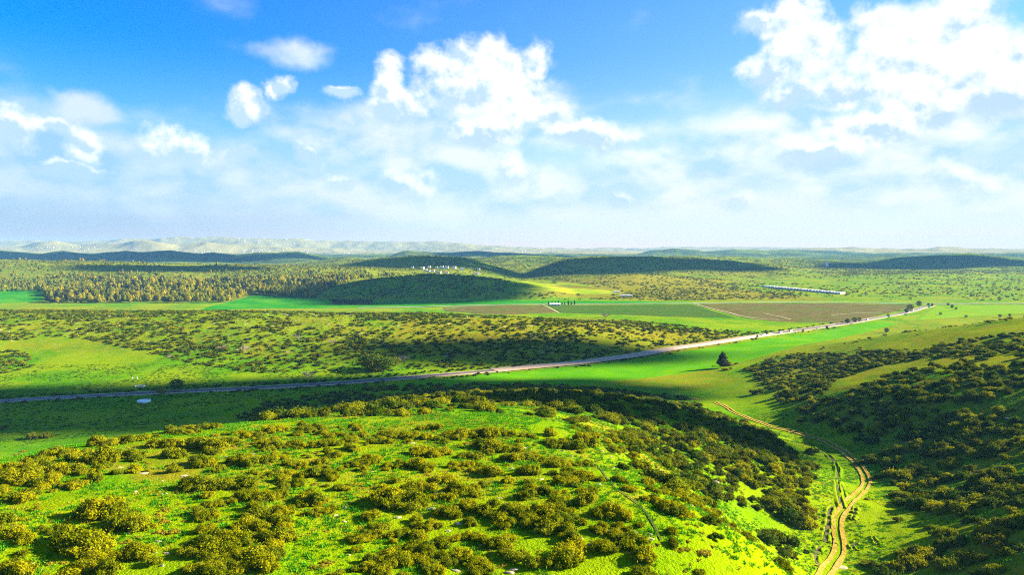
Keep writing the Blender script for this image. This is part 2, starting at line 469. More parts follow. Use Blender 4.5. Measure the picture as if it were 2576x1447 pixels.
# ------------------------------------------------------------------ terrain
def terrain_mat():
    m, t, o = mat('hill_grass')
    g = t.nodes.new('ShaderNodeNewGeometry'); P = N(t, g.outputs['Position'])
    at = t.nodes.new('ShaderNodeAttribute'); at.attribute_name = 'zone'
    sp = t.nodes.new('ShaderNodeSeparateColor'); t.links.new(at.outputs['Color'], sp.inputs[0])
    dry, scr, rock = (N(t, sp.outputs[i]) for i in range(3))
    nb = noise(t, P, 0.018, 4); nm = noise(t, P, 0.13, 5, 0.6); nf = noise(t, P, 0.9, 5, 0.65); nv = noise(t, P, 3.5, 3, 0.6)
    c = mix(t, (nm * 0.6 + nf * 0.4).step(0.35, 0.68), (0.042, 0.145, 0.001), (0.105, 0.245, 0.001))
    c = mix(t, nb.step(0.38, 0.62) * 0.72, c, (0.195, 0.245, 0.001))
    c = mix(t, ((nm - 0.5) * 1.6 + (nf - 0.5) * 1.2 + dry * 1.3 - 0.35).step(0.0, 0.75), c, (0.190, 0.160, 0.008))
    c = mix(t, nv.step(0.56, 0.72) * 0.6, c, (0.022, 0.075, 0.001)); c = mix(t, noise(t, vmath(t, 'MULTIPLY', P, (0.7, 1.6, 1)), 0.55, 4, 0.7).step(0.56, 0.70) * 0.55, c, (0.030, 0.085, 0.001))
    ns = noise(t, P, 0.10, 4, 0.62); ns2 = noise(t, P, 0.026, 3, 0.6)
    c = mix(t, (scr * 1.05 + (ns - 0.5) * 2.4 + (ns2 - 0.5) * 1.0 - 0.55).step(0.0, 0.3), c, (0.028, 0.048, 0.008))
    nr = noise(t, vmath(t, 'MULTIPLY', P, (1, 2.4, 1)), 0.11, 6, 0.62)
    c = mix(t, (rock * 0.9 + (nr - 0.5) * 2.6 - 0.72).step(0.0, 0.22), c, (0.50, 0.45, 0.36))
    finish(t, o, c, 0.95, nf * 0.5 + nv * 0.35, spec=0.0, bumpd=0.6)
    return m


NA, NR = 780, 840
ang = np.concatenate([np.linspace(-59, 59, NA), np.linspace(59, 301, 62)[1:-1]])
rad = np.geomspace(9, 11200, NR)
th = np.radians(ang)
nA = len(ang)
X = (rad[:, None] * np.sin(th)[None]).ravel(); Y = (rad[:, None] * np.cos(th)[None]).ravel()
Z = H(X, Y)
tU, tV, tF = proj(X, Y, Z)
front = (Y > 20)
zone = np.zeros((len(X), 4), np.float32); zone[:, 3] = 1
zone[:, 0] = 0.25 + 0.25 * fbm(X, Y, 60, 3, 51)
farw = sm(1180, 1500, Y)
zone[:, 1] = farw * (0.50 + 0.35 * fbm(X, Y, 260, 3, 61)) + sm(2300, 3200, Y) * 0.28
zone[:, 0] += farw * 0.25
zone[:, 2] = 0.18


def paint(ch, poly, val, soft=True):
    k = front & inpoly(tU + 14 * fbm(X, Y, 30, 2, 8), tV + 5 * fbm(X, Y, 30, 2, 9), poly)
    zone[k, ch] = val if np.isscalar(val) else val[k]
paint(0, [(500, 1050), (1500, 1050), (1750, 1200), (1500, 1330), (700, 1300), (200, 1180)], 0.42 + 0.3 * fbm(X, Y, 25, 3, 77))
paint(0, [(2000, 890), (2576, 800), (2800, 800), (2800, 1447), (2400, 1447), (2250, 1150), (1880, 960)], 0.62 + 0.25 * fbm(X, Y, 40, 3, 78))
paint(0, [(1800, 930), (2050, 850), (2300, 800), (2700, 780), (2700, 830), (2330, 890), (1950, 900)], 0.50)
paint(0, [(1480, 965), (1800, 925), (1880, 960), (1700, 985)], 0.55)
paint(0, [(-300, 900), (500, 900), (1000, 940), (900, 1050), (100, 1150), (-300, 1150)], 0.05)
paint(0, [(1690, 1000), (1880, 960), (2150, 1130), (2250, 1447), (2000, 1447), (2050, 1150)], 0.05)
paint(0, [(-300, 765), (1000, 775), (1100, 880), (900, 915), (500, 890), (-300, 880)], 0.48 + 0.3 * fbm(X, Y, 30, 3, 80))
paint(2, [(-300, 765), (1000, 775), (1500, 800), (1750, 850), (1300, 900), (600, 900), (-300, 880)], 0.36)
paint(0, [(1000, 800), (1500, 800), (1900, 850), (1750, 890), (1300, 920), (950, 880)], 0.66 + 0.2 * fbm(X, Y, 40, 3, 79))
paint(2, [(1500, 1000), (1950, 1050), (2020, 1160), (1800, 1200), (1480, 1090)], 0.32)
k = front & (Y > 1180) & (Y < 2600) & (tU < 1150)
zone[k, 0] = 0.55; zone[k, 1] = 0.42 + 0.25 * fbm(X, Y, 120, 3, 63)[k]
paint(1, [(640, 755), (830, 722), (950, 703), (1080, 690), (1200, 696), (1330, 712), (1460, 745)], 0.52); paint(0, [(640, 755), (830, 722), (950, 703), (1080, 690), (1200, 696), (1330, 712), (1460, 745)], 0.15)
paint(0, [(1330, 745), (1400, 706), (1600, 688), (1800, 702), (1960, 735), (2100, 757), (1700, 757)], 0.72); paint(1, [(1330, 745), (1400, 706), (1600, 688), (1800, 702), (1960, 735), (2100, 757), (1700, 757)], 0.28)
paint(0, [(1800, 720), (2000, 700), (2300, 688), (3000, 690), (3000, 758), (2150, 758)], 0.42); paint(1, [(1800, 720), (2000, 700), (2300, 688), (3000, 690), (3000, 758), (2150, 758)], 0.12)
k = front & (Y > 6000)
zone[k, 0] = 0.85; zone[k, 1] = (0.34 + 0.6 * fbm(X, Y, 900, 4, 90))[k]; zone[k, 2] = 0.69

zg = zone.reshape(NR, nA, 4)
for _ in range(3):
    zg[1:-1] = (zg[:-2] + zg[1:-1] * 2 + zg[2:]) / 4
    zg[:, 1:-1] = (zg[:, :-2] + zg[:, 1:-1] * 2 + zg[:, 2:]) / 4
    zg[:, 3:-3] = (zg[:, :-6] + zg[:, 3:-3] * 2 + zg[:, 6:]) / 4
zone = zg.reshape(-1, 4)
i = np.arange(NR - 1)[:, None] * nA; j = np.arange(nA)[None]; j2 = (j + 1) % nA
quads = np.stack([i + j, i + j2, i + nA + j2, i + nA + j], -1).reshape(-1, 4)[:, ::-1]
c0 = len(X)
M_TERR = terrain_mat()
me = mk_mesh('terrain', np.stack([X, Y, Z], 1), quads, [M_TERR], True, attrs=[('zone', 'POINT', 'FLOAT_COLOR', zone)])
obj('terrain', me, kind='structure')


# ------------------------------------------------------------------ draped sheets: fields, road, tracks
def resample(pts, n):
    p = np.array(pts, float); d = np.concatenate([[0], np.cumsum(np.linalg.norm(np.diff(p, axis=0), axis=1))])
    t = np.linspace(0, d[-1], n)
    return np.stack([np.interp(t, d, p[:, i]) for i in range(p.shape[1])], 1)


def smooth_line(pts, n, passes=2):
    p = resample(pts, max(len(pts) * 8, 60))
    for _ in range(passes * 4):
        p[1:-1] = (p[:-2] + 2 * p[1:-1] + p[2:]) / 4
    return resample(p, n)


def world_line(uv): return np.array([hit(u, v)[:2] for u, v in uv])


def loft(name, far_uv, near_uv, material, nx, ny, off, kind='structure', fade=0.0):
    a, b = resample(world_line(far_uv), nx), resample(world_line(near_uv), nx)
    tt = np.linspace(0, 1, ny)[:, None, None]
    g = (a[None] * (1 - tt) + b[None] * tt).reshape(-1, 2)
    z = H(g[:, 0], g[:, 1]) + off
    zz = z.reshape(ny, nx); zz[0] -= off; zz[-1] -= off; zz[:, 0] -= off; zz[:, -1] -= off
    i = np.arange(ny - 1)[:, None] * nx; j = np.arange(nx - 1)[None]
    q = np.stack([i + j, i + j + 1, i + nx + j + 1, i + nx + j], -1).reshape(-1, 4)[:, ::-1]
    return obj(name, mk_mesh(name, np.column_stack([g, zz.ravel()]), q, [material], True), kind=kind)


def ribbon(name, line, w0, w1, material, off, kind='structure', wob=0.0, seed=0, level=False, parent=None, cols=3, skirt=0.0):
    """a strip along a line between the offsets w0 and w1 (metres to its left / right)"""
    p = np.asarray(line); n = len(p)
    d = np.gradient(p, axis=0); d /= np.linalg.norm(d, axis=1, keepdims=True); s = np.stack([d[:, 1], -d[:, 0]], 1)
    t = np.arange(n)
    e0 = w0 + wob * fbm(t * 1.0, t * 0 + 3.1, 9, 3, seed); e1 = w1 + wob * fbm(t * 1.0, t * 0 + 7.7, 9, 3, seed + 5)
    cs = [p + s * (e0 + (e1 - e0) * k / (cols - 1))[:, None] for k in range(cols)]
    zs = [H(c[:, 0], c[:, 1]) for c in cs]
    if level:
        zl = np.max(zs, axis=0); zl = np.convolve(np.pad(zl, 4, 'edge'), np.ones(9) / 9, 'valid'); zs = [zl] * cols
    v = np.stack([np.column_stack([c, z + off]) for c, z in zip(cs, zs)], 1)
    if skirt:
        a, b = v[:, :1].copy(), v[:, -1:].copy(); a[..., 2] -= skirt; b[..., 2] -= skirt
        a[:, 0, :2] -= s * skirt * 1.5; b[:, 0, :2] += s * skirt * 1.5
        v = np.concatenate([a, v, b], 1); cols += 2
    v = v.reshape(-1, 3)
    i = np.arange(n - 1)[:, None] * cols; j = np.arange(cols - 1)[None]
    q = np.stack([i + j, i + j + 1, i + cols + j + 1, i + cols + j], -1).reshape(-1, 4)
    nz = np.cross(v[q[0, 1]] - v[q[0, 0]], v[q[0, 2]] - v[q[0, 0]])[2]
    if nz < 0: q = q[:, ::-1]
    return obj(name, mk_mesh(name, v, q, [material], True), parent, kind=kind)


def field_mat(name, c1, c2, rows=0.0, ang=0.0, scale=0.05, c3=None, bump=0.1):
    m, t, o = mat(name)
    g = t.nodes.new('ShaderNodeNewGeometry'); P = N(t, g.outputs['Position'])
    n = noise(t, P, scale, 5, 0.6); nf = noise(t, P, 1.1, 4, 0.6)
    f = (n * 0.7 + nf * 0.3).step(0.38, 0.64)
    c = mix(t, f, c1, c2)
    if c3: c = mix(t, noise(t, P, scale * 0.4, 3).step(0.48, 0.68) * 0.7, c, c3)
    bp = nf
    if rows:
        sp = t.nodes.new('ShaderNodeSeparateXYZ'); t.links.new(P.s, sp.inputs[0])
        k = (N(t, sp.outputs[0]) * math.cos(ang) + N(t, sp.outputs[1]) * math.sin(ang)) * (2 * math.pi / rows)
        r = (k + (n - 0.5) * 2.0)._m('SINE').step(-0.3, 0.8)
        c = mix(t, r * 0.45, c, [x * 0.55 for x in c2]); bp = nf + r * 0.6
    finish(t, o, c, 0.95, bp, spec=0.0, bumpd=bump)
    return m


M_CROP = field_mat('young_crop', (0.055, 0.205, 0.001), (0.080, 0.240, 0.001), c3=(0.120, 0.250, 0.001))
M_CROP2 = field_mat('valley_crop', (0.014, 0.15, 0.006), (0.03, 0.19, 0.004), c3=(0.08, 0.22, 0.003))
M_BROWN = field_mat('ploughed_soil', (0.085, 0.078, 0.020), (0.130, 0.108, 0.030), rows=7.0, ang=0.5, c3=(0.070, 0.125, 0.008), bump=0.2)
M_OLIVE = field_mat('olive_green_field', (0.045, 0.095, 0.010), (0.065, 0.115, 0.010), rows=8.0, ang=0.2, c3=(0.03, 0.11, 0.01), bump=0.2)
M_YEL = field_mat('mustard_field', (0.19, 0.28, 0.003), (0.30, 0.30, 0.003), c3=(0.09, 0.24, 0.003))
M_YG = field_mat('yellow_green_meadow', (0.10, 0.225, 0.003), (0.145, 0.235, 0.003), c3=(0.17, 0.22, 0.005))
M_ASPH = plain('asphalt', (0.085, 0.066, 0.050), 0.85, 0.15, 0.6)
M_SAND = plain('sandy_shoulder', (0.36, 0.255, 0.155), 0.95, 0.2, 0.5)
M_LINE = plain('road_paint', (0.75, 0.73, 0.68), 0.7)
M_PALE = plain('pale_dirt', (0.30, 0.24, 0.12), 0.95, 0.15, 0.3)


def track_mat():
    m, t, o = mat('track_earth')
    g = t.nodes.new('ShaderNodeNewGeometry'); P = N(t, g.outputs['Position'])
    n = noise(t, P, 0.8, 6, 0.65); n2 = noise(t, P, 0.1, 3)
    c = mix(t, n.step(0.3, 0.7), (0.22, 0.145, 0.018), (0.38, 0.265, 0.045))
    c = mix(t, n2.step(0.45, 0.7) * 0.5, c, (0.29, 0.22, 0.07))
    finish(t, o, c, 0.95, n, spec=0.0, bumpd=0.4)
    return m


M_TRACK = track_mat()
M_GULLY = plain('trodden_soil', (0.035, 0.040, 0.006), 0.95, 0.3, 0.8)
M_SOIL = plain('dark_gully_soil', (0.075, 0.060, 0.016), 0.95, 0.3, 0.8)

loft('crop_field', [(985, 968), (1150, 950), (1300, 936), (1450, 922), (1600, 905), (1725, 884), (1900, 857), (2100, 829), (2215, 808)],
     [(1000, 972), (1150, 975), (1300, 974), (1420, 971), (1560, 957), (1800, 928), (1930, 893), (2100, 853), (2260, 815)], M_CROP, 160, 26, 0.14)
loft('valley_field', [(540, 768), (645, 741.5), (760, 750), (880, 757), (1100, 757), (1290, 754.5), (1500, 757), (1740, 761)],
     [(500, 781), (645, 776.5), (800, 776), (1000, 772.5), (1100, 770), (1290, 767), (1500, 765.5), (1740, 764)], M_CROP2, 120, 16, 0.35)
loft('west_field', [(-120, 729), (40, 727.5), (105, 729)], [(-120, 765), (40, 762), (112, 757)], M_CROP2, 40, 14, 0.35)
loft('brown_field', [(1112, 775), (1180, 770.5), (1290, 768.5), (1366, 768.5)], [(1120, 783), (1200, 790), (1290, 792), (1402, 787)], M_BROWN, 60, 14, 0.35)
loft('olive_field', [(1376, 768.5), (1500, 767.5), (1640, 767), (1742, 766.5)], [(1412, 788), (1540, 791), (1680, 797), (1858, 801)], M_OLIVE, 80, 14, 0.35)
loft('vineyard', [(1756, 765.5), (1900, 763.5), (2100, 763.5), (2290, 767)], [(1872, 801), (1960, 810), (2130, 814), (2290, 774)], M_BROWN, 100, 20, 0.4)
loft('meadow', [(2350, 770), (2450, 768.5), (2620, 768), (2800, 768)], [(2300, 806), (2400, 798), (2620, 786), (2800, 782)], M_YG, 60, 16, 0.4)
loft('mustard_strip', [(1286, 708), (1400, 709), (1480, 718)], [(1290, 716), (1400, 717), (1500, 724)], M_YEL, 40, 10, 0.6)
loft('mustard_strip', [(1310, 723), (1420, 724), (1530, 731)], [(1290, 730), (1400, 733), (1560, 739)], M_YEL, 40, 10, 0.6)

ROAD_UV = [(-120, 1022), (20, 1008), (180, 999), (400, 988), (600, 979), (750, 970.5), (850, 965), (1000, 953), (1150, 941), (1300, 927.5), (1450, 914), (1600, 895),
           (1720, 873.5), (1800, 862), (1900, 846.5), (2000, 832), (2100, 818), (2150, 811), (2200, 801.5), (2250, 793), (2300, 781.5), (2318, 775), (2345, 770)]
road = smooth_line(world_line(ROAD_UV), 420, 1)
hw = 3.5
ribbon('road_shoulder', road[112:330], -6.8, 6.4, M_SAND, 0.16, wob=1.2, level=True, skirt=0.5)
ribbon('road_shoulder', road[:114], -4.6, 4.8, M_SAND, 0.16, wob=0.5, seed=4, level=True, skirt=0.4)
ribbon('road_shoulder', road[328:], -5.6, 5.4, M_SAND, 0.16, wob=0.7, seed=9, level=True, skirt=0.4)
ribbon('road', road, -hw, hw, M_ASPH, 0.24, level=True)
ribbon('edge_line', road, -hw + 0.25, -hw + 0.5, M_LINE, 0.262, level=True, cols=2)
ribbon('edge_line', road, hw - 0.5, hw - 0.25, M_LINE, 0.262, level=True, cols=2)
ribbon('centre_line', road, -0.12, 0.12, M_LINE, 0.262, level=True, cols=2)
far_road = smooth_line(world_line([(900, 775.5), (1000, 774), (1150, 770), (1290, 766.7), (1450, 765.5), (1600, 764.6), (1750, 763.6), (1900, 761.4), (2050, 761.2), (2200, 762.5), (2330, 765.5), (2500, 764.5), (2700, 764.5)]), 200, 1)
ribbon('far_road', far_road, -3.6, 3.6, plain('worn_asphalt', (0.30, 0.27, 0.24), 0.9), 0.5, level=True)
for uv, w in (([(1745, 765), (1790, 777), (1840, 789), (1866, 797), (1905, 803), (1960, 806)], 1.8), ([(1366, 768), (1385, 777), (1405, 788)], 1.5),
              ([(1920, 789), (1960, 797), (1990, 805)], 1.2), ([(2092, 793.5), (2150, 789.5), (2220, 787)], 1.3), ([(1110, 781), (1150, 774.5), (1200, 772)], 1.2)):
    ribbon('field_track', smooth_line(world_line(uv), 50, 1), -w, w, M_PALE, 0.55, wob=0.5)

TRACK_UV = [(2040, 1500), (2075, 1440), (2105, 1408), (2118, 1380), (2106, 1340), (2103, 1312), (2128, 1275), (2160, 1245), (2181, 1218), (2178, 1196), (2155, 1165),
            (2120, 1135), (2080, 1112), (2030, 1098), (1980, 1083), (1930, 1070), (1880, 1053), (1845, 1038), (1822, 1022), (1800, 1013)]
track = smooth_line(world_line(TRACK_UV), 420, 2)
ribbon('track_rut', track, -1.4, -0.45, M_TRACK, 0.22, wob=0.3, seed=1)
ribbon('track_rut', track, 0.45, 1.45, M_TRACK, 0.22, wob=0.3, seed=2)
ribbon('track_rut', smooth_line(world_line([(1765, 1007), (1740, 1003), (1715, 998), (1695, 991)]), 40, 1), -1.2, 1.2, M_TRACK, 0.22, wob=0.6, seed=3)


def gully(uv, w, seed, n=70):
    """an eroded channel: bare soil between two low broken banks"""
    l = smooth_line(world_line(uv), n, 1)
    ribbon('gully', l, -w, w, M_SOIL, 0.07, wob=w * 1.1, seed=seed)
    p = l; d = np.gradient(p, axis=0); d /= np.linalg.norm(d, axis=1, keepdims=True); s = np.stack([d[:, 1], -d[:, 0]], 1)
    for sg in (-1, 1):
        t = np.arange(n); hgt = np.clip(0.28 + 0.45 * fbm(t * 1.0, t * 0 + sg, 6, 2, seed + 7), 0.02, 0.7)
        prof = [(w * 0.8, 0.0), (w * 1.0, 1.0), (w * 1.0 + 0.35, 0.9), (w + 1.0, 0.0)]
        v = []
        for a, k in prof:
            c = p + s * (sg * (a + w * 0.5 * fbm(t * 1.0, t * 0, 5, 2, seed)))[:, None]
            v.append(np.column_stack([c, H(c[:, 0], c[:, 1]) - 0.05 + hgt * k]))
        v = np.stack(v, 1).reshape(-1, 3); i = np.arange(n - 1)[:, None] * 4; j = np.arange(3)[None]
        q = np.stack([i + j, i + j + 1, i + 5 + j, i + 4 + j], -1).reshape(-1, 4)
        if sg > 0: q = q[:, ::-1]
        zn = np.zeros((len(v), 4), np.float32); zn[:, 0] = 0.1; zn[:, 3] = 1
        obj('gully_bank', mk_mesh('gully_bank', v, q, [M_TERR, ], True, attrs=[('zone', 'POINT', 'FLOAT_COLOR', zn)]), kind='structure')


E = lambda x, y: (1930.7 + x * 0.3754, 903.4 + y * 0.3754)
gully([E(330, 600), E(400, 640), E(445, 690), E(475, 740), E(465, 800), E(470, 870), E(480, 930), E(500, 1000)], 0.55, 31)
gully([E(455, 700), E(470, 760), E(480, 830), E(510, 900), E(512, 970)], 0.4, 41)
gully([E(435, 990), E(410, 1040), E(408, 1110), E(390, 1170), E(385, 1230)], 0.5, 51)
gully([E(355, 1260), E(318, 1310), E(325, 1360), E(350, 1400)], 0.4, 61)
gully([E(420, 1190), E(440, 1230), E(440, 1270)], 0.35, 71)
gully([E(590, 1000), E(580, 1050), E(565, 1080)], 0.25, 81)
gully([E(600, 1230), E(560, 1265), E(590, 1290)], 0.35, 91)
gully([E(700, 1200), E(740, 1250)], 0.3, 95)
Dc = lambda x, y: (1355 + x * 0.264, 1064.7 + y * 0.264)
foot = smooth_line(world_line([Dc(550, 395), Dc(610, 470), Dc(660, 545), Dc(740, 635), Dc(850, 710), Dc(940, 770), Dc(1010, 840), Dc(1060, 920), Dc(1110, 1000), Dc(1140, 1070), Dc(1170, 1130)]), 120, 1)
ribbon('footpath', foot, -0.11, 0.11, M_GULLY, 0.10, wob=0.05)


# ------------------------------------------------------------------ plants
def foliage_mat(name, dark, light, tip, transl=0.25):
    m, t, o = mat(name)
    at = t.nodes.new('ShaderNodeAttribute'); at.attribute_name = 'tint'
    oi = t.nodes.new('ShaderNodeObjectInfo')
    k = N(t, at.outputs['Fac']); r = N(t, oi.outputs['Random'])
    c = mix(t, k.step(0.1, 0.9), dark, light)
    c = mix(t, (r * 1.0).step(0.10, 0.95) * 0.78, c, tip)
    r2 = (r * 7.31)._m('FRACT')
    c = mix(t, r2.step(0.45, 1.0) * 0.55, c, [dark[0] * 1.6 + 0.01, dark[1] * 1.7, dark[2] * 2 + 0.003])
    finish(t, o, c, 0.8, spec=0.0, transl=transl)
    return m


M_BUSH = foliage_mat('shrub_leaf', (0.064, 0.098, 0.002), (0.225, 0.240, 0.002), (0.330, 0.305, 0.003), 0.38)
M_BUSHD = foliage_mat('oak_leaf', (0.030, 0.066, 0.003), (0.085, 0.130, 0.003), (0.125, 0.120, 0.004), 0.25)
M_CUSH = foliage_mat('cushion_leaf', (0.20, 0.145, 0.010), (0.34, 0.25, 0.016), (0.27, 0.25, 0.012))
M_PINE = foliage_mat('pine_needle', (0.090, 0.130, 0.002), (0.270, 0.265, 0.003), (0.400, 0.310, 0.005), 0.35)
M_PINED = foliage_mat('dark_needle', (0.018, 0.035, 0.010), (0.045, 0.058, 0.012), (0.05, 0.05, 0.015), 0.15)
M_BARK = plain('bark', (0.13, 0.10, 0.075), 0.95, 0.2, 2.0)
M_TWIG = plain('bare_twig', (0.27, 0.19, 0.15), 0.95, 0.2, 1.0)
M_ROCK = plain('limestone', (0.36, 0.29, 0.16), 0.95, 0.25, 1.6)
ICV, ICF = ico(1)


def shrub_mesh(name, seed, n, leaf, material, lobes=7, tall=0.9, sprig=0.22, core=True):
    g = np.random.default_rng(seed)
    L = [(0, 0, 0.36 * tall, 0.44)]
    for k in range(lobes - 1):
        a = 2 * math.pi * (k + g.uniform(-0.4, 0.4)) / (lobes - 1); d = g.uniform(0.30, 0.92)
        L.append((d * math.cos(a), d * math.sin(a), g.uniform(0.12, 0.66) * tall * (1.15 - 0.6 * d), g.uniform(0.17, 0.40)))
    L = np.array(L)
    pk = L[:, 3] ** 2; pk /= pk.sum()
    m = int(n * 2.6)
    li = g.choice(len(L), m, p=pk); d = g.normal(size=(m, 3)); d /= np.linalg.norm(d, axis=1, keepdims=True)
    d[:, 2] = np.where(d[:, 2] < -0.45, -d[:, 2], d[:, 2])
    lump = 1 + 0.55 * fbm(d[:, 0] * 4 + li * 5, d[:, 1] * 4 + d[:, 2] * 5, 1.0, 3, seed)
    rr = L[li, 3] * lump * g.uniform(0.80, 1.06, m)
    sp = g.random(m) < sprig; rr = np.where(sp, rr * g.uniform(1.1, 1.6, m), rr)
    c = L[li, :3] + d * rr[:, None] * np.array([1, 1, 0.9 * tall])
    inside = np.zeros(m, bool)
    for q in range(len(L)):
        inside |= (np.linalg.norm((c - L[q, :3]) / np.array([1, 1, 0.9 * tall]), axis=1) < L[q, 3] * 0.60)
    ok = (~inside) & (c[:, 2] > 0.0)
    c, d = c[ok][:n], d[ok][:n]
    global rng
    nr = d + g.normal(size=c.shape) * 0.55 + np.array([0, 0, 0.15])
    v, f = leaf_quads(c, nr, leaf * g.uniform(0.6, 1.3, len(c)), 0.62)
    tint = np.clip(g.normal(0.5, 0.25, len(c)) + 0.35 * fbm(c[:, 0], c[:, 1] + c[:, 2], 0.35, 2, seed), 0, 1)
    v[:, 2] = np.maximum(v[:, 2], -0.02)
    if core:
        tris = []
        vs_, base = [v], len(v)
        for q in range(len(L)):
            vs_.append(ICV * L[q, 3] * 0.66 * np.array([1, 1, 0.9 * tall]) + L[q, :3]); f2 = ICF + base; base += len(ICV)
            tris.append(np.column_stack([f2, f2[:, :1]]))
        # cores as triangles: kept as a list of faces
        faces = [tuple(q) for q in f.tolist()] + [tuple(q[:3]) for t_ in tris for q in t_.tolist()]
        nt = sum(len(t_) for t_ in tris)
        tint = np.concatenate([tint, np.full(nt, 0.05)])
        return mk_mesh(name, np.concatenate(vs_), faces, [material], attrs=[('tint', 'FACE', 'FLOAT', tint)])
    return mk_mesh(name, v, f, [material], attrs=[('tint', 'FACE', 'FLOAT', tint)])


def pine_mesh(name, seed, n, leaf, material, shape='cone', h=1.0, w=0.26):
    """unit-height tree: returns crown mesh (and limbs are in the trunk mesh)"""
    g = np.random.default_rng(seed)
    z = g.uniform(0.14, 1.0, n * 2)
    if shape == 'cone': env = w * np.clip((1.03 - z) / 0.75, 0, 1) ** 0.75 * sm(0.08, 0.30, z)
    elif shape == 'round': env = w * np.sqrt(np.clip(1 - ((z - 0.60) / 0.44) ** 2, 0, 1))
    else: env = w * 0.45 * np.clip((1.02 - z) / 0.5, 0, 1) ** 0.5 * sm(0.02, 0.2, z)
    keep = g.random(len(z)) < (env / env.max()) ** 0.8 + 0.08
    z, env = z[keep][:n], env[keep][:n]; m = len(z)
    a = g.uniform(0, 2 * math.pi, m)
    lump = 1 + 0.55 * fbm(a * 1.3 + seed, z * 9, 1.0, 3, seed)
    r = env * lump * np.sqrt(g.uniform(0.35, 1.0, m))
    c = np.column_stack([r * np.cos(a), r * np.sin(a), z + 0.02 * g.normal(size=m)])
    nr = np.column_stack([np.cos(a), np.sin(a), np.full(m, 0.45)]) + g.normal(size=(m, 3)) * 0.6
    v, f = leaf_quads(c, nr, leaf * g.uniform(0.6, 1.3, m), 0.6)
    tint = np.clip(g.normal(0.5, 0.25, m) + 0.4 * fbm(a * 2, z * 8, 1.0, 2, seed + 3), 0, 1)
    return v, f, tint


def trunk_mb(seed, r=0.018):
    g = random.Random(seed); mb = MB()
    mb.tube([(0, 0, -0.02), (0.004, 0.002, 0.3), (-0.003, 0.004, 0.65), (0, 0, 0.95)], [r, r * 0.8, r * 0.5, r * 0.12], 6)
    for k in range(7):
        a, z = g.uniform(0, 6.28), 0.2 + 0.1 * k; l = 0.16 * (1 - z * 0.6)
        mb.tube([(0, 0, z), (l * math.cos(a), l * math.sin(a), z + 0.06)], [r * 0.4, r * 0.1], 4)
    return mb


def tree_one_mesh(name, seed, n, leaf, material, shape, w):
    v, f, tint = pine_mesh(name, seed, n, leaf, material, shape, 1.0, w)
    mb = MB(); mb.tube([(0, 0, -0.03), (0.003, 0, 0.4), (0, 0.003, 0.9)], [0.016, 0.012, 0.004], 5)
    nf = len(f); nv = len(v)
    faces = [tuple(q) for q in f.tolist()] + [tuple(i + nv for i in q) for q in mb.f]
    return mk_mesh(name, np.concatenate([v, np.array([tuple(p) for p in mb.v])]), faces, [material, M_BARK], fmat=[0] * nf + [1] * len(mb.f),
                   attrs=[('tint', 'FACE', 'FLOAT', np.concatenate([tint, np.zeros(len(mb.f))]))])


def bare_mesh(name, seed, n=46):
    g = random.Random(seed); mb = MB()
    def grow(p, d, l, r, lev):
        q = p + d * l; mb.tube([p, p + d * l * 0.5 + Vector((g.uniform(-.04, .04), g.uniform(-.04, .04), 0)) * l, q], [r, r * 0.85, r * 0.6], 3)
        if lev == 0: return
        for _ in range(4 if lev > 1 else 3):
            e = (d + Vector((g.gauss(0, .55), g.gauss(0, .55), g.gauss(.1, .35)))).normalized(); grow(p + d * l * g.uniform(0.5, 1.0), e, l * g.uniform(.5, .75), r * 0.55, lev - 1)
    for k in range(9):
        a = 6.28 * k / 9 + g.uniform(-.3, .3)
        grow(Vector((0.06 * math.cos(a), 0.06 * math.sin(a), 0)), Vector((math.cos(a) * .75, math.sin(a) * .75, 0.8)).normalized(), g.uniform(.34, .46), 0.020, 3)
    return mb.mesh(name, [M_TWIG])


def rock_mesh(name, seed, flat=0.4):
    v, f = ico(2); g = np.random.default_rng(seed)
    off = g.uniform(0, 50)
    k = 1 + 0.45 * fbm(v[:, 0] * 1.3 + off, v[:, 1] * 1.3 + v[:, 2] * 2, 1.0, 2, seed)
    v = v * k[:, None]; v[:, 2] = np.round(v[:, 2] * 3.2) / 3.2 * 0.6 + v[:, 2] * 0.4
    v = v * np.array([1.0, 0.62, flat])
    return mk_mesh(name, v, f, [M_ROCK], False)


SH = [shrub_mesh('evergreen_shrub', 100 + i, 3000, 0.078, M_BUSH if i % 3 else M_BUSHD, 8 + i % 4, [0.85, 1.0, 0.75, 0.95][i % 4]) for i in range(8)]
SHD = [shrub_mesh('dark_shrub', 130 + i, 1800, 0.10, M_BUSHD, 6, 1.0) for i in range(3)]
SHM = [shrub_mesh('shrub_mid', 150 + i, 420, 0.17, M_BUSH if i % 2 else M_BUSHD, 6, [0.8, 1.0][i % 2]) for i in range(5)]
SHF = [shrub_mesh('shrub_far', 170 + i, 90, 0.34, M_BUSHD if i == 2 else M_BUSH, 4, 0.95, core=True) for i in range(4)]
M_HERB = foliage_mat('herb_leaf', (0.030, 0.120, 0.001), (0.075, 0.215, 0.002), (0.12, 0.19, 0.002), 0.3)
HRB = [shrub_mesh('herb_clump', 180 + i, 60, 0.36, M_HERB, 4, 0.8, core=False) for i in range(2)]
CUS = [shrub_mesh('cushion_shrub', 190 + i, 700, 0.11, M_CUSH, 8, 0.55, 0.05) for i in range(3)]
PIN = [tree_one_mesh('pine_tree', 210 + i, 700, 0.055, M_PINE, ['cone', 'round', 'cone', 'round'][i], [0.24, 0.27, 0.20, 0.24][i]) for i in range(4)]
PIF = [tree_one_mesh('pine_far', 230 + i, 170, 0.11, [M_PINE, M_PINE, M_BUSHD, M_PINED][i], ['cone', 'round'][i % 2], 0.28) for i in range(4)]
CYP = [tree_one_mesh('cypress', 240, 260, 0.06, M_PINED, 'column', 0.3)]
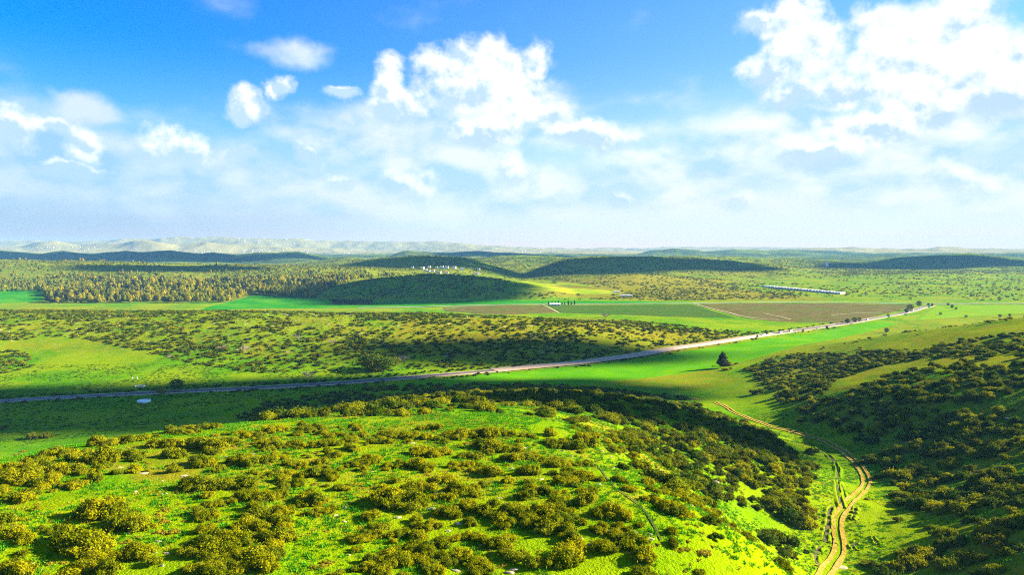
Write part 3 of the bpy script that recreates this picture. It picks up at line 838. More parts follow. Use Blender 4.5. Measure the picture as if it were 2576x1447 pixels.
BRO = [tree_one_mesh('broadleaf', 250 + i, 900, 0.075, M_BUSHD, 'round', 0.42) for i in range(2)]
BAR = [bare_mesh('bare_shrub', 260 + i) for i in range(2)]
ROC = [rock_mesh('limestone_rock', 270 + i, [0.35, 0.45, 0.25, 0.55][i]) for i in range(4)]


# grass tuft
def tuft_mesh(name, seed, n=16):
    g = np.random.default_rng(seed)
    a = g.uniform(0, 6.28, n); r = g.uniform(0, 0.45, n); h = g.uniform(0.25, 0.6, n); le = g.uniform(0.1, 0.35, n); b = g.uniform(0, 6.28, n)
    p = np.column_stack([r * np.cos(a), r * np.sin(a), np.full(n, -0.03)]); w = np.column_stack([np.cos(b), np.sin(b), np.zeros(n)]) * 0.10
    tip = p + np.column_stack([np.cos(a) * le, np.sin(a) * le, h])
    v = np.stack([p - w, p + w, tip], 1).reshape(-1, 3); f = np.arange(n * 3).reshape(-1, 3)
    return mk_mesh(name, v, f, [M_TUFT], attrs=[('tint', 'FACE', 'FLOAT', g.random(n))])


M_TUFT = foliage_mat('grass_blade', (0.030, 0.165, 0.003), (0.060, 0.235, 0.004), (0.10, 0.22, 0.004), 0.3)
TUF = [tuft_mesh('tuft', 300 + i) for i in range(3)]


def stuff(name, pts, scl, rot, protos, label=None, category=None):
    """many uncounted plants as one object: geometry nodes put a plant mesh on every point"""
    n = len(pts)
    me = bpy.data.meshes.new(name); me.vertices.add(n); me.vertices.foreach_set('co', np.asarray(pts, np.float32).ravel())
    for an, typ, data in (('scl', 'FLOAT_VECTOR', scl), ('rot', 'FLOAT_VECTOR', np.column_stack([np.zeros(n), np.zeros(n), rot])), ('idx', 'INT', rng.integers(0, len(protos), n))):
        a = me.attributes.new(an, typ, 'POINT'); a.data.foreach_set('vector' if typ == 'FLOAT_VECTOR' else 'value', np.ascontiguousarray(data, np.int32 if typ == 'INT' else np.float32).ravel())
    me.update()
    o = obj(name, me, kind='stuff', label=label, category=category)
    ng = bpy.data.node_groups.new(name, 'GeometryNodeTree')
    ng.interface.new_socket('Geometry', in_out='INPUT', socket_type='NodeSocketGeometry'); ng.interface.new_socket('Geometry', in_out='OUTPUT', socket_type='NodeSocketGeometry')
    gi, go = ng.nodes.new('NodeGroupInput'), ng.nodes.new('NodeGroupOutput')
    ip, jn = ng.nodes.new('GeometryNodeInstanceOnPoints'), ng.nodes.new('GeometryNodeJoinGeometry')
    for p in protos:
        src = PROTO.get(p.name)
        if src is None: src = PROTO[p.name] = bpy.data.objects.new(p.name + '_source', p)
        oi = ng.nodes.new('GeometryNodeObjectInfo'); oi.inputs['Object'].default_value = src; oi.transform_space = 'ORIGINAL'
        gt = ng.nodes.new('GeometryNodeGeometryToInstance')
        ng.links.new(oi.outputs['Geometry'], gt.inputs[0]); ng.links.new(gt.outputs[0], jn.inputs[0])
    ng.links.new(gi.outputs[0], ip.inputs['Points']); ng.links.new(jn.outputs[0], ip.inputs['Instance']); ip.inputs['Pick Instance'].default_value = True
    for an, typ, inp in (('scl', 'FLOAT_VECTOR', 'Scale'), ('rot', 'FLOAT_VECTOR', 'Rotation'), ('idx', 'INT', 'Instance Index')):
        na = ng.nodes.new('GeometryNodeInputNamedAttribute'); na.data_type = typ; na.inputs['Name'].default_value = an
        ng.links.new(na.outputs['Attribute'], ip.inputs[inp])
    ng.links.new(ip.outputs[0], go.inputs[0])
    md = o.modifiers.new('scatter', 'NODES'); md.node_group = ng
    return o


PROTO = {}


def scatter(box, n, polys=(), avoid=(), clump=None, thr=0.0, seed=0):
    """random points of the ground inside a world box and inside picture-grid outlines"""
    g = np.random.default_rng(seed)
    x, y = g.uniform(box[0], box[1], n), g.uniform(box[2], box[3], n)
    if clump: m = fbm(x, y, clump, 4, seed) > thr; x, y = x[m], y[m]
    z = H(x, y); u, v, _ = proj(x, y, z)
    ok = (u > -900) & (u < 3500)
    if polys:
        k = np.zeros(len(x), bool)
        for p in polys: k |= inpoly(u, v, p)
        ok &= k
    for p in avoid: ok &= ~inpoly(u, v, p)
    return np.column_stack([x, y, z])[ok]


def near_line(pts, line, d):
    return np.min(np.linalg.norm(pts[:, None, :2] - line[None, ::3], axis=2), axis=1) < d

# ------------------------------------------------------------------ shrubs of the near hill and the right hillside, clump by clump
# centre, width, height of each clump as measured in enlarged views of the photograph
GA = ((0, 1064.7, .264), [(360, 130, 170, 80), (500, 290, 220, 130), (640, 285, 150, 120), (810, 265, 120, 130), (930, 350, 230, 170), (1040, 205, 90, 60), (1000, 175, 330, 110),
    (1230, 155, 250, 110), (1410, 130, 160, 60), (1620, 70, 200, 100), (1230, 310, 220, 130), (1350, 285, 90, 60), (1090, 290, 120, 80), (1520, 205, 330, 100), (1640, 290, 180, 110),
    (1640, 440, 140, 130), (330, 400, 180, 120), (100, 420, 180, 80), (200, 510, 260, 170), (560, 420, 300, 120), (470, 540, 170, 100), (390, 610, 140, 100), (210, 710, 200, 100),
    (330, 670, 80, 60), (40, 630, 100, 140), (230, 395, 120, 80), (660, 580, 180, 100), (780, 570, 130, 90), (900, 530, 160, 90), (800, 470, 120, 70), (990, 810, 400, 180), (850, 850, 130, 150),
    (1270, 930, 330, 170), (760, 1120, 520, 270), (570, 1010, 130, 80), (1040, 1030, 90, 90), (190, 1110, 200, 160), (220, 1240, 130, 80), (1200, 1280, 300, 170), (960, 1260, 200, 130),
    (1480, 1300, 150, 130), (900, 1370, 400, 150), (100, 1400, 250, 120), (40, 40, 70, 50), (600, 30, 40, 25)])
GB = ((451.7, 1064.7, .264), [(200, 40, 400, 80), (90, 80, 200, 70), (700, 110, 180, 80), (560, 90, 120, 60), (880, 60, 230, 100), (1260, 50, 300, 110), (430, 170, 160, 80), (200, 200, 380, 170),
    (330, 270, 120, 70), (200, 380, 280, 120), (370, 430, 110, 100), (570, 350, 290, 110), (810, 340, 210, 100), (1000, 330, 90, 60), (1130, 200, 750, 100), (1650, 240, 150, 90), (1460, 300, 170, 90),
    (1520, 110, 150, 60), (1640, 110, 90, 50), (1330, 470, 330, 130), (1670, 380, 100, 80), (400, 560, 700, 160), (90, 590, 200, 120), (250, 690, 130, 100), (330, 770, 170, 100),
    (760, 700, 480, 130), (500, 750, 100, 50), (1260, 720, 330, 150), (1550, 610, 160, 80), (1460, 800, 150, 110), (1160, 780, 90, 60), (1340, 860, 220, 70), (240, 870, 280, 110), (700, 810, 200, 100),
    (920, 840, 250, 120), (1060, 810, 70, 80), (640, 960, 220, 150), (860, 960, 250, 150), (1020, 920, 120, 120), (960, 1080, 300, 140), (680, 1070, 100, 100), (240, 1000, 180, 100),
    (380, 1110, 420, 170), (880, 1200, 250, 120), (160, 1220, 330, 170), (530, 1260, 200, 120), (750, 1290, 250, 170), (250, 1360, 400, 130), (560, 1370, 200, 110), (1660, 1100, 170, 130), (1690, 1200, 90, 70), (1680, 1380, 120, 90)])
GC = ((903.4, 1064.7, .264), [(200, 170, 220, 70), (300, 90, 200, 90), (450, 100, 150, 120), (540, 100, 100, 70), (670, 40, 220, 80), (890, 80, 80, 50), (760, 140, 130, 80), (680, 260, 390, 130), (1110, 110, 330, 140),
    (1240, 210, 300, 150), (1330, 60, 100, 70), (1420, 95, 130, 80), (1620, 120, 160, 60), (1520, 160, 90, 70), (1070, 310, 230, 90), (1490, 330, 160, 120), (1680, 280, 80, 130), (110, 340, 250, 90), (50, 390, 110, 60),
    (590, 400, 200, 130), (650, 450, 100, 80), (1040, 390, 250, 90), (940, 440, 100, 60), (1130, 450, 200, 80), (1280, 440, 220, 170), (1410, 530, 130, 150), (1620, 450, 180, 150), (340, 540, 120, 90), (550, 590, 330, 140),
    (790, 530, 250, 110), (220, 600, 110, 90), (910, 640, 230, 190), (300, 720, 330, 210), (520, 760, 280, 190), (1190, 570, 110, 110), (1060, 620, 130, 80), (780, 720, 230, 100), (1630, 620, 160, 100), (1580, 690, 180, 110),
    (1080, 760, 150, 140), (1220, 800, 250, 140), (1500, 830, 230, 120), (1680, 790, 90, 80), (90, 890, 190, 120), (860, 870, 250, 140), (1300, 880, 200, 120), (1390, 960, 250, 90), (1600, 970, 150, 110), (160, 1000, 200, 110),
    (400, 1050, 170, 100), (640, 970, 170, 110), (760, 980, 90, 90), (1070, 960, 90, 60), (60, 1090, 200, 130), (300, 1060, 110, 80), (440, 1160, 110, 120), (600, 1090, 120, 90), (650, 1200, 200, 120), (830, 1120, 250, 140),
    (1050, 1080, 150, 60), (1160, 1090, 150, 100), (1330, 1130, 300, 120), (970, 1230, 200, 150), (520, 1210, 120, 100), (250, 1270, 330, 150), (1430, 1230, 250, 140), (1640, 1300, 150, 160), (620, 1310, 260, 110),
    (830, 1310, 200, 130), (1120, 1330, 300, 120), (200, 1380, 350, 120), (450, 1340, 120, 80), (700, 1380, 250, 100), (1150, 1410, 200, 80)])
GD = ((1355, 1064.7, .264), [(100, 90, 130, 90), (230, 190, 320, 120), (460, 170, 270, 140), (440, 90, 140, 60), (720, 250, 140, 80), (900, 250, 140, 80), (1050, 280, 220, 110), (1060, 190, 140, 110), (1340, 230, 250, 120),
    (1560, 90, 140, 100), (1660, 180, 100, 90), (1600, 340, 140, 120), (1200, 340, 100, 110), (210, 370, 220, 150), (450, 390, 180, 90), (130, 470, 120, 90), (340, 480, 280, 140), (520, 520, 170, 100), (210, 540, 150, 70),
    (800, 400, 150, 120), (1000, 420, 200, 120), (1360, 400, 200, 130), (770, 530, 180, 110), (880, 620, 190, 130), (1020, 530, 90, 60), (1150, 520, 270, 170), (1300, 620, 220, 160), (1080, 630, 140, 80), (1100, 740, 200, 110),
    (1230, 810, 220, 140), (1310, 780, 200, 90), (60, 650, 170, 100), (470, 660, 200, 80), (470, 740, 170, 150), (560, 840, 150, 150), (680, 830, 200, 190), (830, 900, 200, 140), (970, 950, 130, 110), (110, 810, 270, 150),
    (290, 840, 80, 60), (180, 980, 420, 160), (330, 1090, 160, 120), (560, 1000, 150, 100), (1260, 1020, 130, 100), (650, 1170, 210, 130), (800, 1080, 280, 90), (940, 1190, 260, 170), (1000, 1120, 120, 90), (240, 1290, 330, 210),
    (40, 1300, 110, 150), (1640, 930, 200, 110), (1690, 1090, 60, 55), (1280, 1160, 90, 50), (1480, 740, 150, 90), (1620, 760, 170, 110), (1640, 640, 180, 140)])
GE = ((1742.3, 903.4, .223), [(100, 840, 170, 120), (220, 930, 110, 100), (150, 1130, 160, 130), (400, 920, 90, 80), (440, 690, 90, 70), (560, 830, 170, 150), (720, 880, 130, 90), (880, 840, 180, 90), (930, 910, 110, 50),
    (430, 1050, 140, 100), (500, 1000, 120, 70), (750, 1130, 170, 90), (860, 1110, 200, 110), (1080, 1050, 250, 130), (1340, 1040, 150, 120), (1320, 1210, 170, 110), (1310, 1330, 120, 60), (560, 1330, 200, 120), (180, 1380, 90, 60),
    (850, 1380, 220, 110), (310, 1210, 80, 50), (680, 1260, 120, 90), (740, 370, 150, 80), (850, 320, 70, 40), (1090, 370, 130, 90), (1240, 690, 120, 70), (1600, 740, 100, 80), (1690, 690, 150, 80), (1840, 780, 130, 100), (1530, 640, 100, 60),
    (1310, 560, 220, 120), (1960, 1120, 130, 100), (1880, 1170, 110, 60), (950, 980, 130, 70), (640, 960, 120, 80), (260, 770, 120, 60), (330, 640, 120, 60), (60, 650, 140, 80), (180, 600, 120, 60), (400, 60, 120, 60), (480, 55, 70, 30), (390, 115, 120, 40), (240, 80, 40, 30)])
GF = ((1930.7, 903.4, .3754), [(690, 670, 110, 65), (780, 640, 60, 50), (820, 690, 120, 60), (820, 735, 80, 45), (750, 795, 90, 30), (670, 940, 40, 28), (980, 740, 200, 130), (1060, 840, 130, 60), (900, 910, 120, 60), (1000, 930, 110, 60),
    (1060, 970, 180, 100), (1150, 1010, 120, 60), (1300, 1000, 160, 100), (1410, 950, 130, 90), (1360, 1080, 90, 45), (1560, 930, 160, 70), (1480, 880, 120, 60), (1600, 1130, 200, 90), (1450, 1110, 90, 65), (1200, 1170, 160, 80),
    (1180, 1250, 150, 60), (1000, 1330, 200, 110), (1110, 1300, 120, 60), (900, 1290, 90, 50), (860, 1400, 220, 90), (690, 1380, 90, 60), (1320, 1380, 250, 110), (1500, 1420, 160, 60), (1680, 1280, 100, 55), (1560, 1310, 70, 40),
    (800, 440, 200, 80), (580, 460, 70, 45), (440, 440, 50, 40), (1010, 500, 200, 75), (950, 600, 160, 60), (1130, 630, 150, 80), (1330, 350, 80, 55), (1400, 470, 150, 80), (1690, 450, 60, 50), (1500, 620, 180, 80), (1590, 760, 160, 100),
    (1340, 770, 130, 55), (1250, 700, 130, 60), (1160, 800, 140, 60), (1420, 840, 110, 50), (1640, 880, 140, 70), (280, 1040, 130, 75), (290, 720, 110, 55), (285, 790, 80, 40), (80, 900, 150, 160), (130, 1000, 170, 90), (230, 1110, 200, 120),
    (80, 1230, 220, 170), (130, 1310, 150, 70), (270, 1300, 40, 30), (1700, 960, 100, 60), (1690, 1060, 90, 50), (1240, 890, 140, 60), (1090, 1130, 60, 30)])
CUSH = [GA[0] + (x,) for x in [(1530, 920, 170, 60), (1560, 830, 90, 60), (1540, 1040, 130, 50), (1670, 1010, 110, 70), (1600, 890, 90, 50), (1480, 880, 80, 40), (1210, 1110, 110, 40), (1350, 1060, 90, 50), (1060, 400, 60, 24), (930, 490, 60, 30), (480, 1330, 80, 50), (600, 1330, 80, 40), (1430, 380, 40, 24), (1090, 380, 40, 20), (1680, 660, 80, 40), (170, 290, 60, 40), (230, 265, 60, 30)]] + \
       [GB[0] + (x,) for x in [(1160, 370, 160, 50), (1280, 350, 120, 40), (1430, 370, 120, 60), (1020, 440, 140, 45), (780, 440, 70, 28), (600, 470, 60, 24), (1050, 490, 100, 46), (1420, 1300, 120, 50), (1310, 1380, 150, 60), (90, 800, 120, 36), (30, 940, 70, 36), (350, 955, 70, 30), (1290, 580, 80, 40), (1390, 575, 90, 40), (1650, 575, 110, 36), (1330, 270, 140, 36), (550, 210, 70, 24), (650, 190, 70, 24), (860, 400, 80, 26), (1640, 175, 110, 40)]] + \
       [GD[0] + (x,) for x in [(1380, 1180, 120, 46), (1440, 1165, 70, 40), (1590, 1250, 170, 70), (1670, 1215, 90, 36), (1390, 1390, 80, 28), (1110, 1180, 130, 40), (1400, 940, 60, 24), (1500, 970, 60, 24), (1550, 1045, 80, 40), (1520, 1290, 50, 24), (350, 925, 50, 36), (650, 150, 100, 40), (600, 200, 90, 30)]] + \
       [GC[0] + (x,) for x in [(1040, 200, 100, 40), (330, 480, 60, 30), (420, 410, 80, 40), (1270, 1010, 60, 24), (90, 65, 60, 22), (20, 590, 40, 36), (90, 750, 50, 22)]]

SHRUBS = []   # x, y, z, radius, height factor, kind, zone, apparent size


def zone_of(u, v, p):
    if p.y > 320 and u < 900: return 'valley'
    if v < 985 and u > 1700: return 'pinefoot'
    tr = np.interp(v, [1010, 1080, 1135, 1200, 1245, 1312, 1410, 1500], [1800, 1970, 2120, 2178, 2160, 2103, 2105, 2040])
    if u > tr and v > 880: return 'right'
    if v < 1062 + 0.02 * abs(u - 1000): return 'back'
    if u > 1480 and u > 1480 + (1447 - v) * 0.0 and v > 1040 and (u - 1480) > (v - 1180) * 0.9: return 'slope'
    return 'top'


for (ox, oy, sc_), lst in (GA, GB, GC, GD, GE, GF):
    for cx, cyy, w, h in lst:
        u, v, wd, hd = ox + cx * sc_, oy + (cyy + h * 0.30) * sc_, w * sc_, h * sc_
        p = hit(u, v); dist = (p - Vector((0, 0, CAMZ))).length; m = dist / F
        Wm, Hm = wd * m, hd * m
        Dm = min(max(Hm * 1.22, 1.5), 5.4, max(Wm * 1.05, 1.5))
        n = max(1, int(round(Wm / (0.44 * Dm)))) if Wm > Dm * 1.2 else 1
        depth = Hm * 0.35
        zn = zone_of(u, v, p)
        for k_ in range(n):
            ox_ = 0 if n == 1 else (k_ / (n - 1) - 0.5) * (Wm - Dm * 0.8)
            x, y = p.x + ox_ + random.uniform(-.2, .2) * Dm * (n > 1), p.y + random.uniform(-0.6, 1.0) * (depth + (0.35 * Dm if n > 1 else 0))
            r = Dm * 0.5 * random.uniform(0.82, 1.18)
            SHRUBS.append([x, y, h1(x, y) - 0.05, r, random.uniform(0.95, 1.25), 0, zn, r / math.hypot(x, y)])


def fill(box, n, polys, avoid, clump, thr, seed, rmin, rmax, zn, sep=0.0):
    p = scatter(box, n, polys, avoid, clump, thr, seed)
    p = p[~near_line(p, track, 4.0)]; p = p[~near_line(p, foot, 2.5)]
    kept = []
    for x, y, z in p:
        r = random.uniform(rmin, rmax)
        if all((x - a) ** 2 + (y - b) ** 2 > (sep * (r + c)) ** 2 for a, b, c in kept[-400:]):
            kept.append((x, y, r)); SHRUBS.append([x, y, z - 0.05, r, random.uniform(0.8, 1.15), 0, zn, r / math.hypot(x, y)])


# dense dark scrub of the far slope of the near hill, and of the right hillside
TRK_ZONE = [(1690, 985), (1800, 1000), (1900, 1045), (2030, 1085), (2140, 1130), (2215, 1200), (2190, 1260), (2150, 1330), (2160, 1447), (2030, 1447), (2060, 1300), (2050, 1200), (1960, 1110), (1840, 1050)]
fill((-150, 190, 150, 520), 5200, [[(560, 1030), (760, 1000), (950, 972), (1350, 962), (1560, 985), (1720, 1000), (1830, 1055), (1930, 1085), (2040, 1150), (1980, 1230), (1700, 1120), (1480, 1080), (1250, 1052), (900, 1050), (620, 1062)]],
     [TRK_ZONE, [(1000, 940), (1560, 940), (1560, 968), (1000, 968)]], 22, -0.30, 3, 1.1, 2.8, 'back', 0.58)
fill((90, 640, 100, 620), 17500, [[(1880, 925), (2000, 892), (2250, 885), (2450, 850), (2700, 830), (3450, 790), (3450, 1500), (2250, 1447), (2260, 1300), (2230, 1150), (2080, 1075), (1960, 1010)]],
     [TRK_ZONE, [(2075, 985), (2110, 955), (2270, 910), (2450, 895), (2460, 910), (2280, 930), (2180, 970), (2090, 1005)]], 22, -0.18, 4, 0.9, 2.8, 'right', 0.60)
fill((180, 620, 450, 760), 1500, [[(2050, 880), (2200, 850), (2420, 800), (2700, 790), (2700, 850), (2450, 850), (2250, 885)]], [], 18, 0.1, 5, 0.9, 2.4, 'rise', 0.8)
fill((20, 150, 130, 300), 4200, [[(1500, 1085), (1940, 1085), (2050, 1180), (2010, 1290), (1900, 1290), (1700, 1230), (1560, 1170)]], [TRK_ZONE], 14, -0.38, 6, 0.8, 2.3, 'slope', 0.66)
fill((-130, 110, 60, 170), 5200, [[(-100, 1180), (700, 1075), (1500, 1075), (1900, 1300), (2000, 1480), (-100, 1480)]], [TRK_ZONE, [(200, 1240), (560, 1190), (700, 1220), (560, 1300), (330, 1330), (100, 1330)], [(740, 1330), (900, 1260), (1000, 1180), (1120, 1190), (960, 1320), (900, 1440), (700, 1440)], [(1500, 1180), (1580, 1180), (1700, 1330), (1960, 1400), (1950, 1447), (1480, 1440), (1600, 1360)]], 9, 0.02, 7, 0.4, 1.35, 'low', 0.8)
fill((120, 420, 300, 640), 3600, [[(1868, 935), (1950, 898), (2200, 885), (2320, 878), (2265, 908), (2105, 950), (2060, 990), (1940, 985)]], [], 20, -0.45, 8, 1.0, 2.6, 'right', 0.55)
S = sorted(SHRUBS, key=lambda s: -s[7])

cat_n = 0
REST = []
POOL = SH
for n_, s in enumerate(S):
    x, y, z, r, hf, kd, zn, ap = s
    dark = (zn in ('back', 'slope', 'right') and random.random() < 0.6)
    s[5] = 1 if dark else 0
NEAR = S[:300]; REST = S[300:]

ZTXT = {'low': 'low in the grass of the sunlit hilltop', 'top': 'on the sunlit grassy hilltop', 'slope': 'on the hill slope above the dirt track', 'back': 'on the shaded far slope of the near hill', 'right': 'on the dim right hillside beyond the dirt track',
        'valley': 'on the valley grass by the asphalt road', 'pinefoot': 'near the foot of the lone pine', 'rise': 'on the yellow rise behind the right hillside'}
DARKI, OLIVI = [0, 3, 6], [1, 2, 4, 5, 7]
LAB = []
for s in NEAR:
    x, y, z, r, hf, kd, zn, ap = s
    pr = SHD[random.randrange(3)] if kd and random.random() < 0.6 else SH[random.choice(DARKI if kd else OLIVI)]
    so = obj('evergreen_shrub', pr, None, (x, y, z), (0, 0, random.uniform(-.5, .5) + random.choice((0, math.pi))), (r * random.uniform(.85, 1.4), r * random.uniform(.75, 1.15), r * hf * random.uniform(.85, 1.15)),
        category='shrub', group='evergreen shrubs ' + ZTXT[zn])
    LAB.append((so, zn, kd, x, y, z, so.scale.x * so.scale.z))
RANK = ['largest', 'second largest', 'third largest', 'fourth largest', 'fifth largest', 'sixth largest']


def place_labels(items, noun, where):
    """each label names the look, the stretch of ground and the rank in size there"""
    cells = {}
    for it in items:
        u, v, _ = proj(np.array([it[3]]), np.array([it[4]]), np.array([it[5]]))
        u, v = float(u[0]), float(v[0])
        col = 'by the left edge' if u < 330 else 'left of centre' if u < 800 else 'at centre' if u < 1250 else 'right of centre' if u < 1750 else 'towards the right' if u < 2200 else 'by the right edge'
        row = 'near its crest' if v < 1130 else 'in its middle' if v < 1250 else 'low on it' if v < 1350 else 'along the bottom edge'
        cells.setdefault((it[1], it[2], col, row), []).append((it[6], it[0]))
    for (zn, kd, col, row), l in cells.items():
        l.sort(key=lambda q: -q[0])
        for i_, (_, o_) in enumerate(l):
            rk = RANK[i_] if i_ < 6 else 'smaller'
            o_['label'] = ' '.join(f"{rk} {noun[kd]} {where[zn]} {row}, {col}".split()[:16])


place_labels(LAB, {0: 'olive shrub', 1: 'dark green shrub'}, {'top': 'on the sunlit hilltop', 'slope': 'on the slope above the track', 'back': "on the hill's shaded back", 'right': 'on the dim right hillside',
             'valley': 'in the valley grass', 'pinefoot': 'near the lone pine', 'rise': 'on the yellow rise', 'low': 'low on the sunlit hilltop'})
a = np.array([[s[0], s[1], s[2]] for s in REST]); sc3 = np.array([[s[3], s[3], s[3] * s[4]] for s in REST]); kd = np.array([s[5] for s in REST])
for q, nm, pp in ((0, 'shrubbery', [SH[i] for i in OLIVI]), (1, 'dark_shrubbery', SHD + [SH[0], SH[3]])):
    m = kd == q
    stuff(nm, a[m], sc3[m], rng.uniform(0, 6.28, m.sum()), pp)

LAB2 = []
for ox, oy, sc_, (cx, cyy, w, h) in [(c[0], c[1], c[2], c[3]) for c in CUSH]:
    p = hit(ox + cx * sc_, oy + (cyy + h * .3) * sc_); m = (p - cam_o.location).length / F
    Dm = min(max(h * sc_ * m * 1.5, 0.8), 1.7); Wm = w * sc_ * m; n = max(1, int(Wm / (Dm * 0.75)))
    for k_ in range(n):
        x = p.x + (0 if n == 1 else (k_ / (n - 1) - .5) * (Wm - Dm)); y = p.y + random.uniform(-.8, .8)
        r = Dm * .5 * random.uniform(.8, 1.2)
        co = obj('cushion_shrub', CUS[random.randrange(3)], None, (x, y, h1(x, y) - .03), (0, 0, random.uniform(0, 6)), (r, r, r * random.uniform(.8, 1.1)),
            category='cushion shrub', group='low cushion shrubs in the grass')
        LAB2.append((co, 0, 0, x, y, h1(x, y), r))

place_labels(LAB2, {0: 'low yellowish cushion shrub'}, {0: 'on the hilltop'})
# ------------------------------------------------------------------ rocks
ROCKS = []
for (ox, oy, sc_), lst in (((0, 1064.7, .264), [(1140, 425, 60, 20), (1230, 430, 30, 14), (1110, 475, 60, 26), (1360, 480, 90, 16), (1545, 685, 30, 18), (1580, 680, 24, 14), (1290, 662, 30, 14), (1200, 1195, 70, 24), (1250, 1180, 36, 26), (1220, 1055, 50, 30), (1400, 1250, 30, 30), (1380, 1305, 50, 26), (1470, 1240, 40, 20), (1585, 1245, 60, 36), (1545, 1365, 40, 36), (265, 1420, 24, 36), (310, 1340, 40, 16), (385, 1405, 30, 20), (320, 1375, 36, 18), (1550, 555, 26, 10), (920, 470, 60, 14), (1500, 1130, 80, 20), (840, 1250, 30, 14), (410, 490, 60, 18)]),
        ((451.7, 1064.7, .264), [(320, 340, 60, 26), (700, 300, 60, 20), (440, 325, 50, 22), (400, 345, 40, 20), (1575, 815, 60, 30), (1625, 755, 50, 24), (775, 840, 20, 20), (660, 1160, 20, 14), (1620, 1260, 30, 24), (60, 505, 90, 16), (940, 1250, 30, 12), (1570, 945, 50, 18), (1490, 885, 40, 20)]),
        ((903.4, 1064.7, .264), [(510, 195, 60, 30), (640, 185, 60, 20), (600, 138, 50, 10), (740, 670, 60, 20), (1045, 665, 70, 26), (1245, 640, 50, 14), (1340, 718, 60, 16), (1400, 775, 40, 14), (700, 825, 100, 40), (370, 905, 90, 18), (940, 960, 80, 16), (1150, 1165, 50, 24), (390, 1360, 30, 30), (920, 1410, 90, 24), (1430, 1430, 90, 40), (1480, 1395, 90, 18), (1450, 440, 60, 24), (1490, 470, 40, 24), (1400, 405, 26, 18), (1560, 245, 110, 20), (1620, 350, 80, 14), (130, 465, 30, 14), (1240, 890, 40, 14), (850, 1035, 40, 18)]),
        ((1355, 1064.7, .264), [(600, 275, 40, 22), (230, 270, 40, 16), (310, 320, 40, 12), (680, 322, 20, 16), (710, 430, 20, 24), (650, 1035, 30, 40), (400, 950, 40, 30), (400, 1105, 60, 22), (490, 1160, 50, 12), (930, 1045, 40, 14), (1060, 1070, 50, 20), (1080, 1105, 60, 20), (1050, 1310, 40, 24), (1060, 1335, 30, 14), (1140, 450, 60, 24), (1500, 630, 60, 16), (1690, 570, 60, 40), (1420, 715, 50, 20), (1340, 300, 60, 14), (1190, 285, 80, 12), (580, 590, 50, 12), (20, 540, 60, 20), (755, 985, 40, 12), (1460, 790, 40, 10)]),
        ((1742.3, 903.4, .223), [(350, 890, 110, 30), (270, 865, 50, 14), (510, 940, 100, 16), (815, 1000, 30, 18), (500, 1155, 36, 20), (730, 1025, 50, 12), (265, 1400, 80, 40), (90, 1365, 40, 20), (225, 650, 30, 10)]),
        ((1930.7, 903.4, .3754), [(410, 950, 26, 10), (955, 960, 60, 14), (1620, 345, 50, 14), (1630, 400, 60, 16), (940, 560, 40, 10), (500, 1400, 70, 16)])):
    for cx, cyy, w, h in lst:
        p = hit(ox + cx * sc_, oy + cyy * sc_); m = (p - cam_o.location).length / F
        ROCKS.append((p.x, p.y, max(0.3, w * sc_ * m * .5), max(.2, h * sc_ * m * .8), 'hill'))
H3 = [(-850, 772), (300, 770), (900, 778), (1300, 790), (1560, 803), (1700, 830), (1620, 872), (1480, 900), (1200, 922), (900, 940), (640, 938), (480, 915), (330, 878), (200, 850), (60, 855), (-850, 900)]
pr = scatter((-620, 200, 480, 800), 1500, [[(-50, 800), (350, 790), (900, 790), (1400, 800), (1560, 830), (1480, 890), (1000, 905), (500, 880), (130, 850), (-50, 830)]], clump=45, thr=0.05, seed=12)
for x, y, z in pr[:130]: ROCKS.append((x, y, random.uniform(1.2, 3.6), random.uniform(.4, .9), 'plateau'))
LAB3 = []
for x, y, w, h, zn in ROCKS:
    n = 1 if w < 1.0 else random.choice((1, 2))
    for k_ in range(n):
        xx, yy = x + (random.uniform(-.8, .8) * w if n > 1 else 0), y + random.uniform(-.4, .4) * w * (n > 1)
        ww = w * (1 if n == 1 else random.uniform(.45, .7))
        ro = obj('limestone_rock', ROC[random.randrange(4)], None, (xx, yy, h1(xx, yy) - .04), (random.uniform(-.1, .1), random.uniform(-.1, .1), random.uniform(-.5, .5)), (ww, ww * random.uniform(.7, 1.1), max(h, .3) * random.uniform(1.0, 1.6)),
            label='pale limestone rock among the bushes of the low plateau across the road', category='rock', group='pale rocks on the near hill' if zn == 'hill' else 'pale rocks on the low plateau')
        if zn == 'hill': LAB3.append((ro, 0, 0, xx, yy, h1(xx, yy), ww))

place_labels(LAB3, {0: 'pale limestone rock'}, {0: 'on the near hill'})
# ------------------------------------------------------------------ the low plateau across the road, the wood and the hills behind it
GREENV = [(-300, 900), (60, 870), (130, 840), (260, 905), (420, 925), (620, 930), (750, 975), (-300, 1010)]
p1 = scatter((-1000, 420, 430, 900), 36000, [H3, [(1560, 805), (1900, 838), (1880, 852), (1700, 878), (1600, 890)], [(-200, 900), (60, 880), (100, 930), (-200, 960)]],
             [[(90, 845), (170, 850), (330, 905), (480, 925), (300, 960), (150, 905)], [(740, 805), (900, 798), (880, 812), (760, 818)]], 17, -0.22, 21)
p1 = p1[~near_line(p1, road, 9.0)]; p1 = p1[(fbm(p1[:, 0], p1[:, 1], 70, 3, 72) > -0.12) | (rng.random(len(p1)) < .35)]
r = rng.uniform(1.0, 2.5, len(p1)) * (1 + 0.35 * (rng.random(len(p1)) < .08))
p1 = p1[: 15000]; r = r[: 15000]
k = rng.random(len(p1)) < 0.5
stuff('plateau_shrubbery', p1[k], np.column_stack([r, r, r * rng.uniform(.75, 1.1, len(r))])[k], rng.uniform(0, 6.28, k.sum()), SHM[:3])
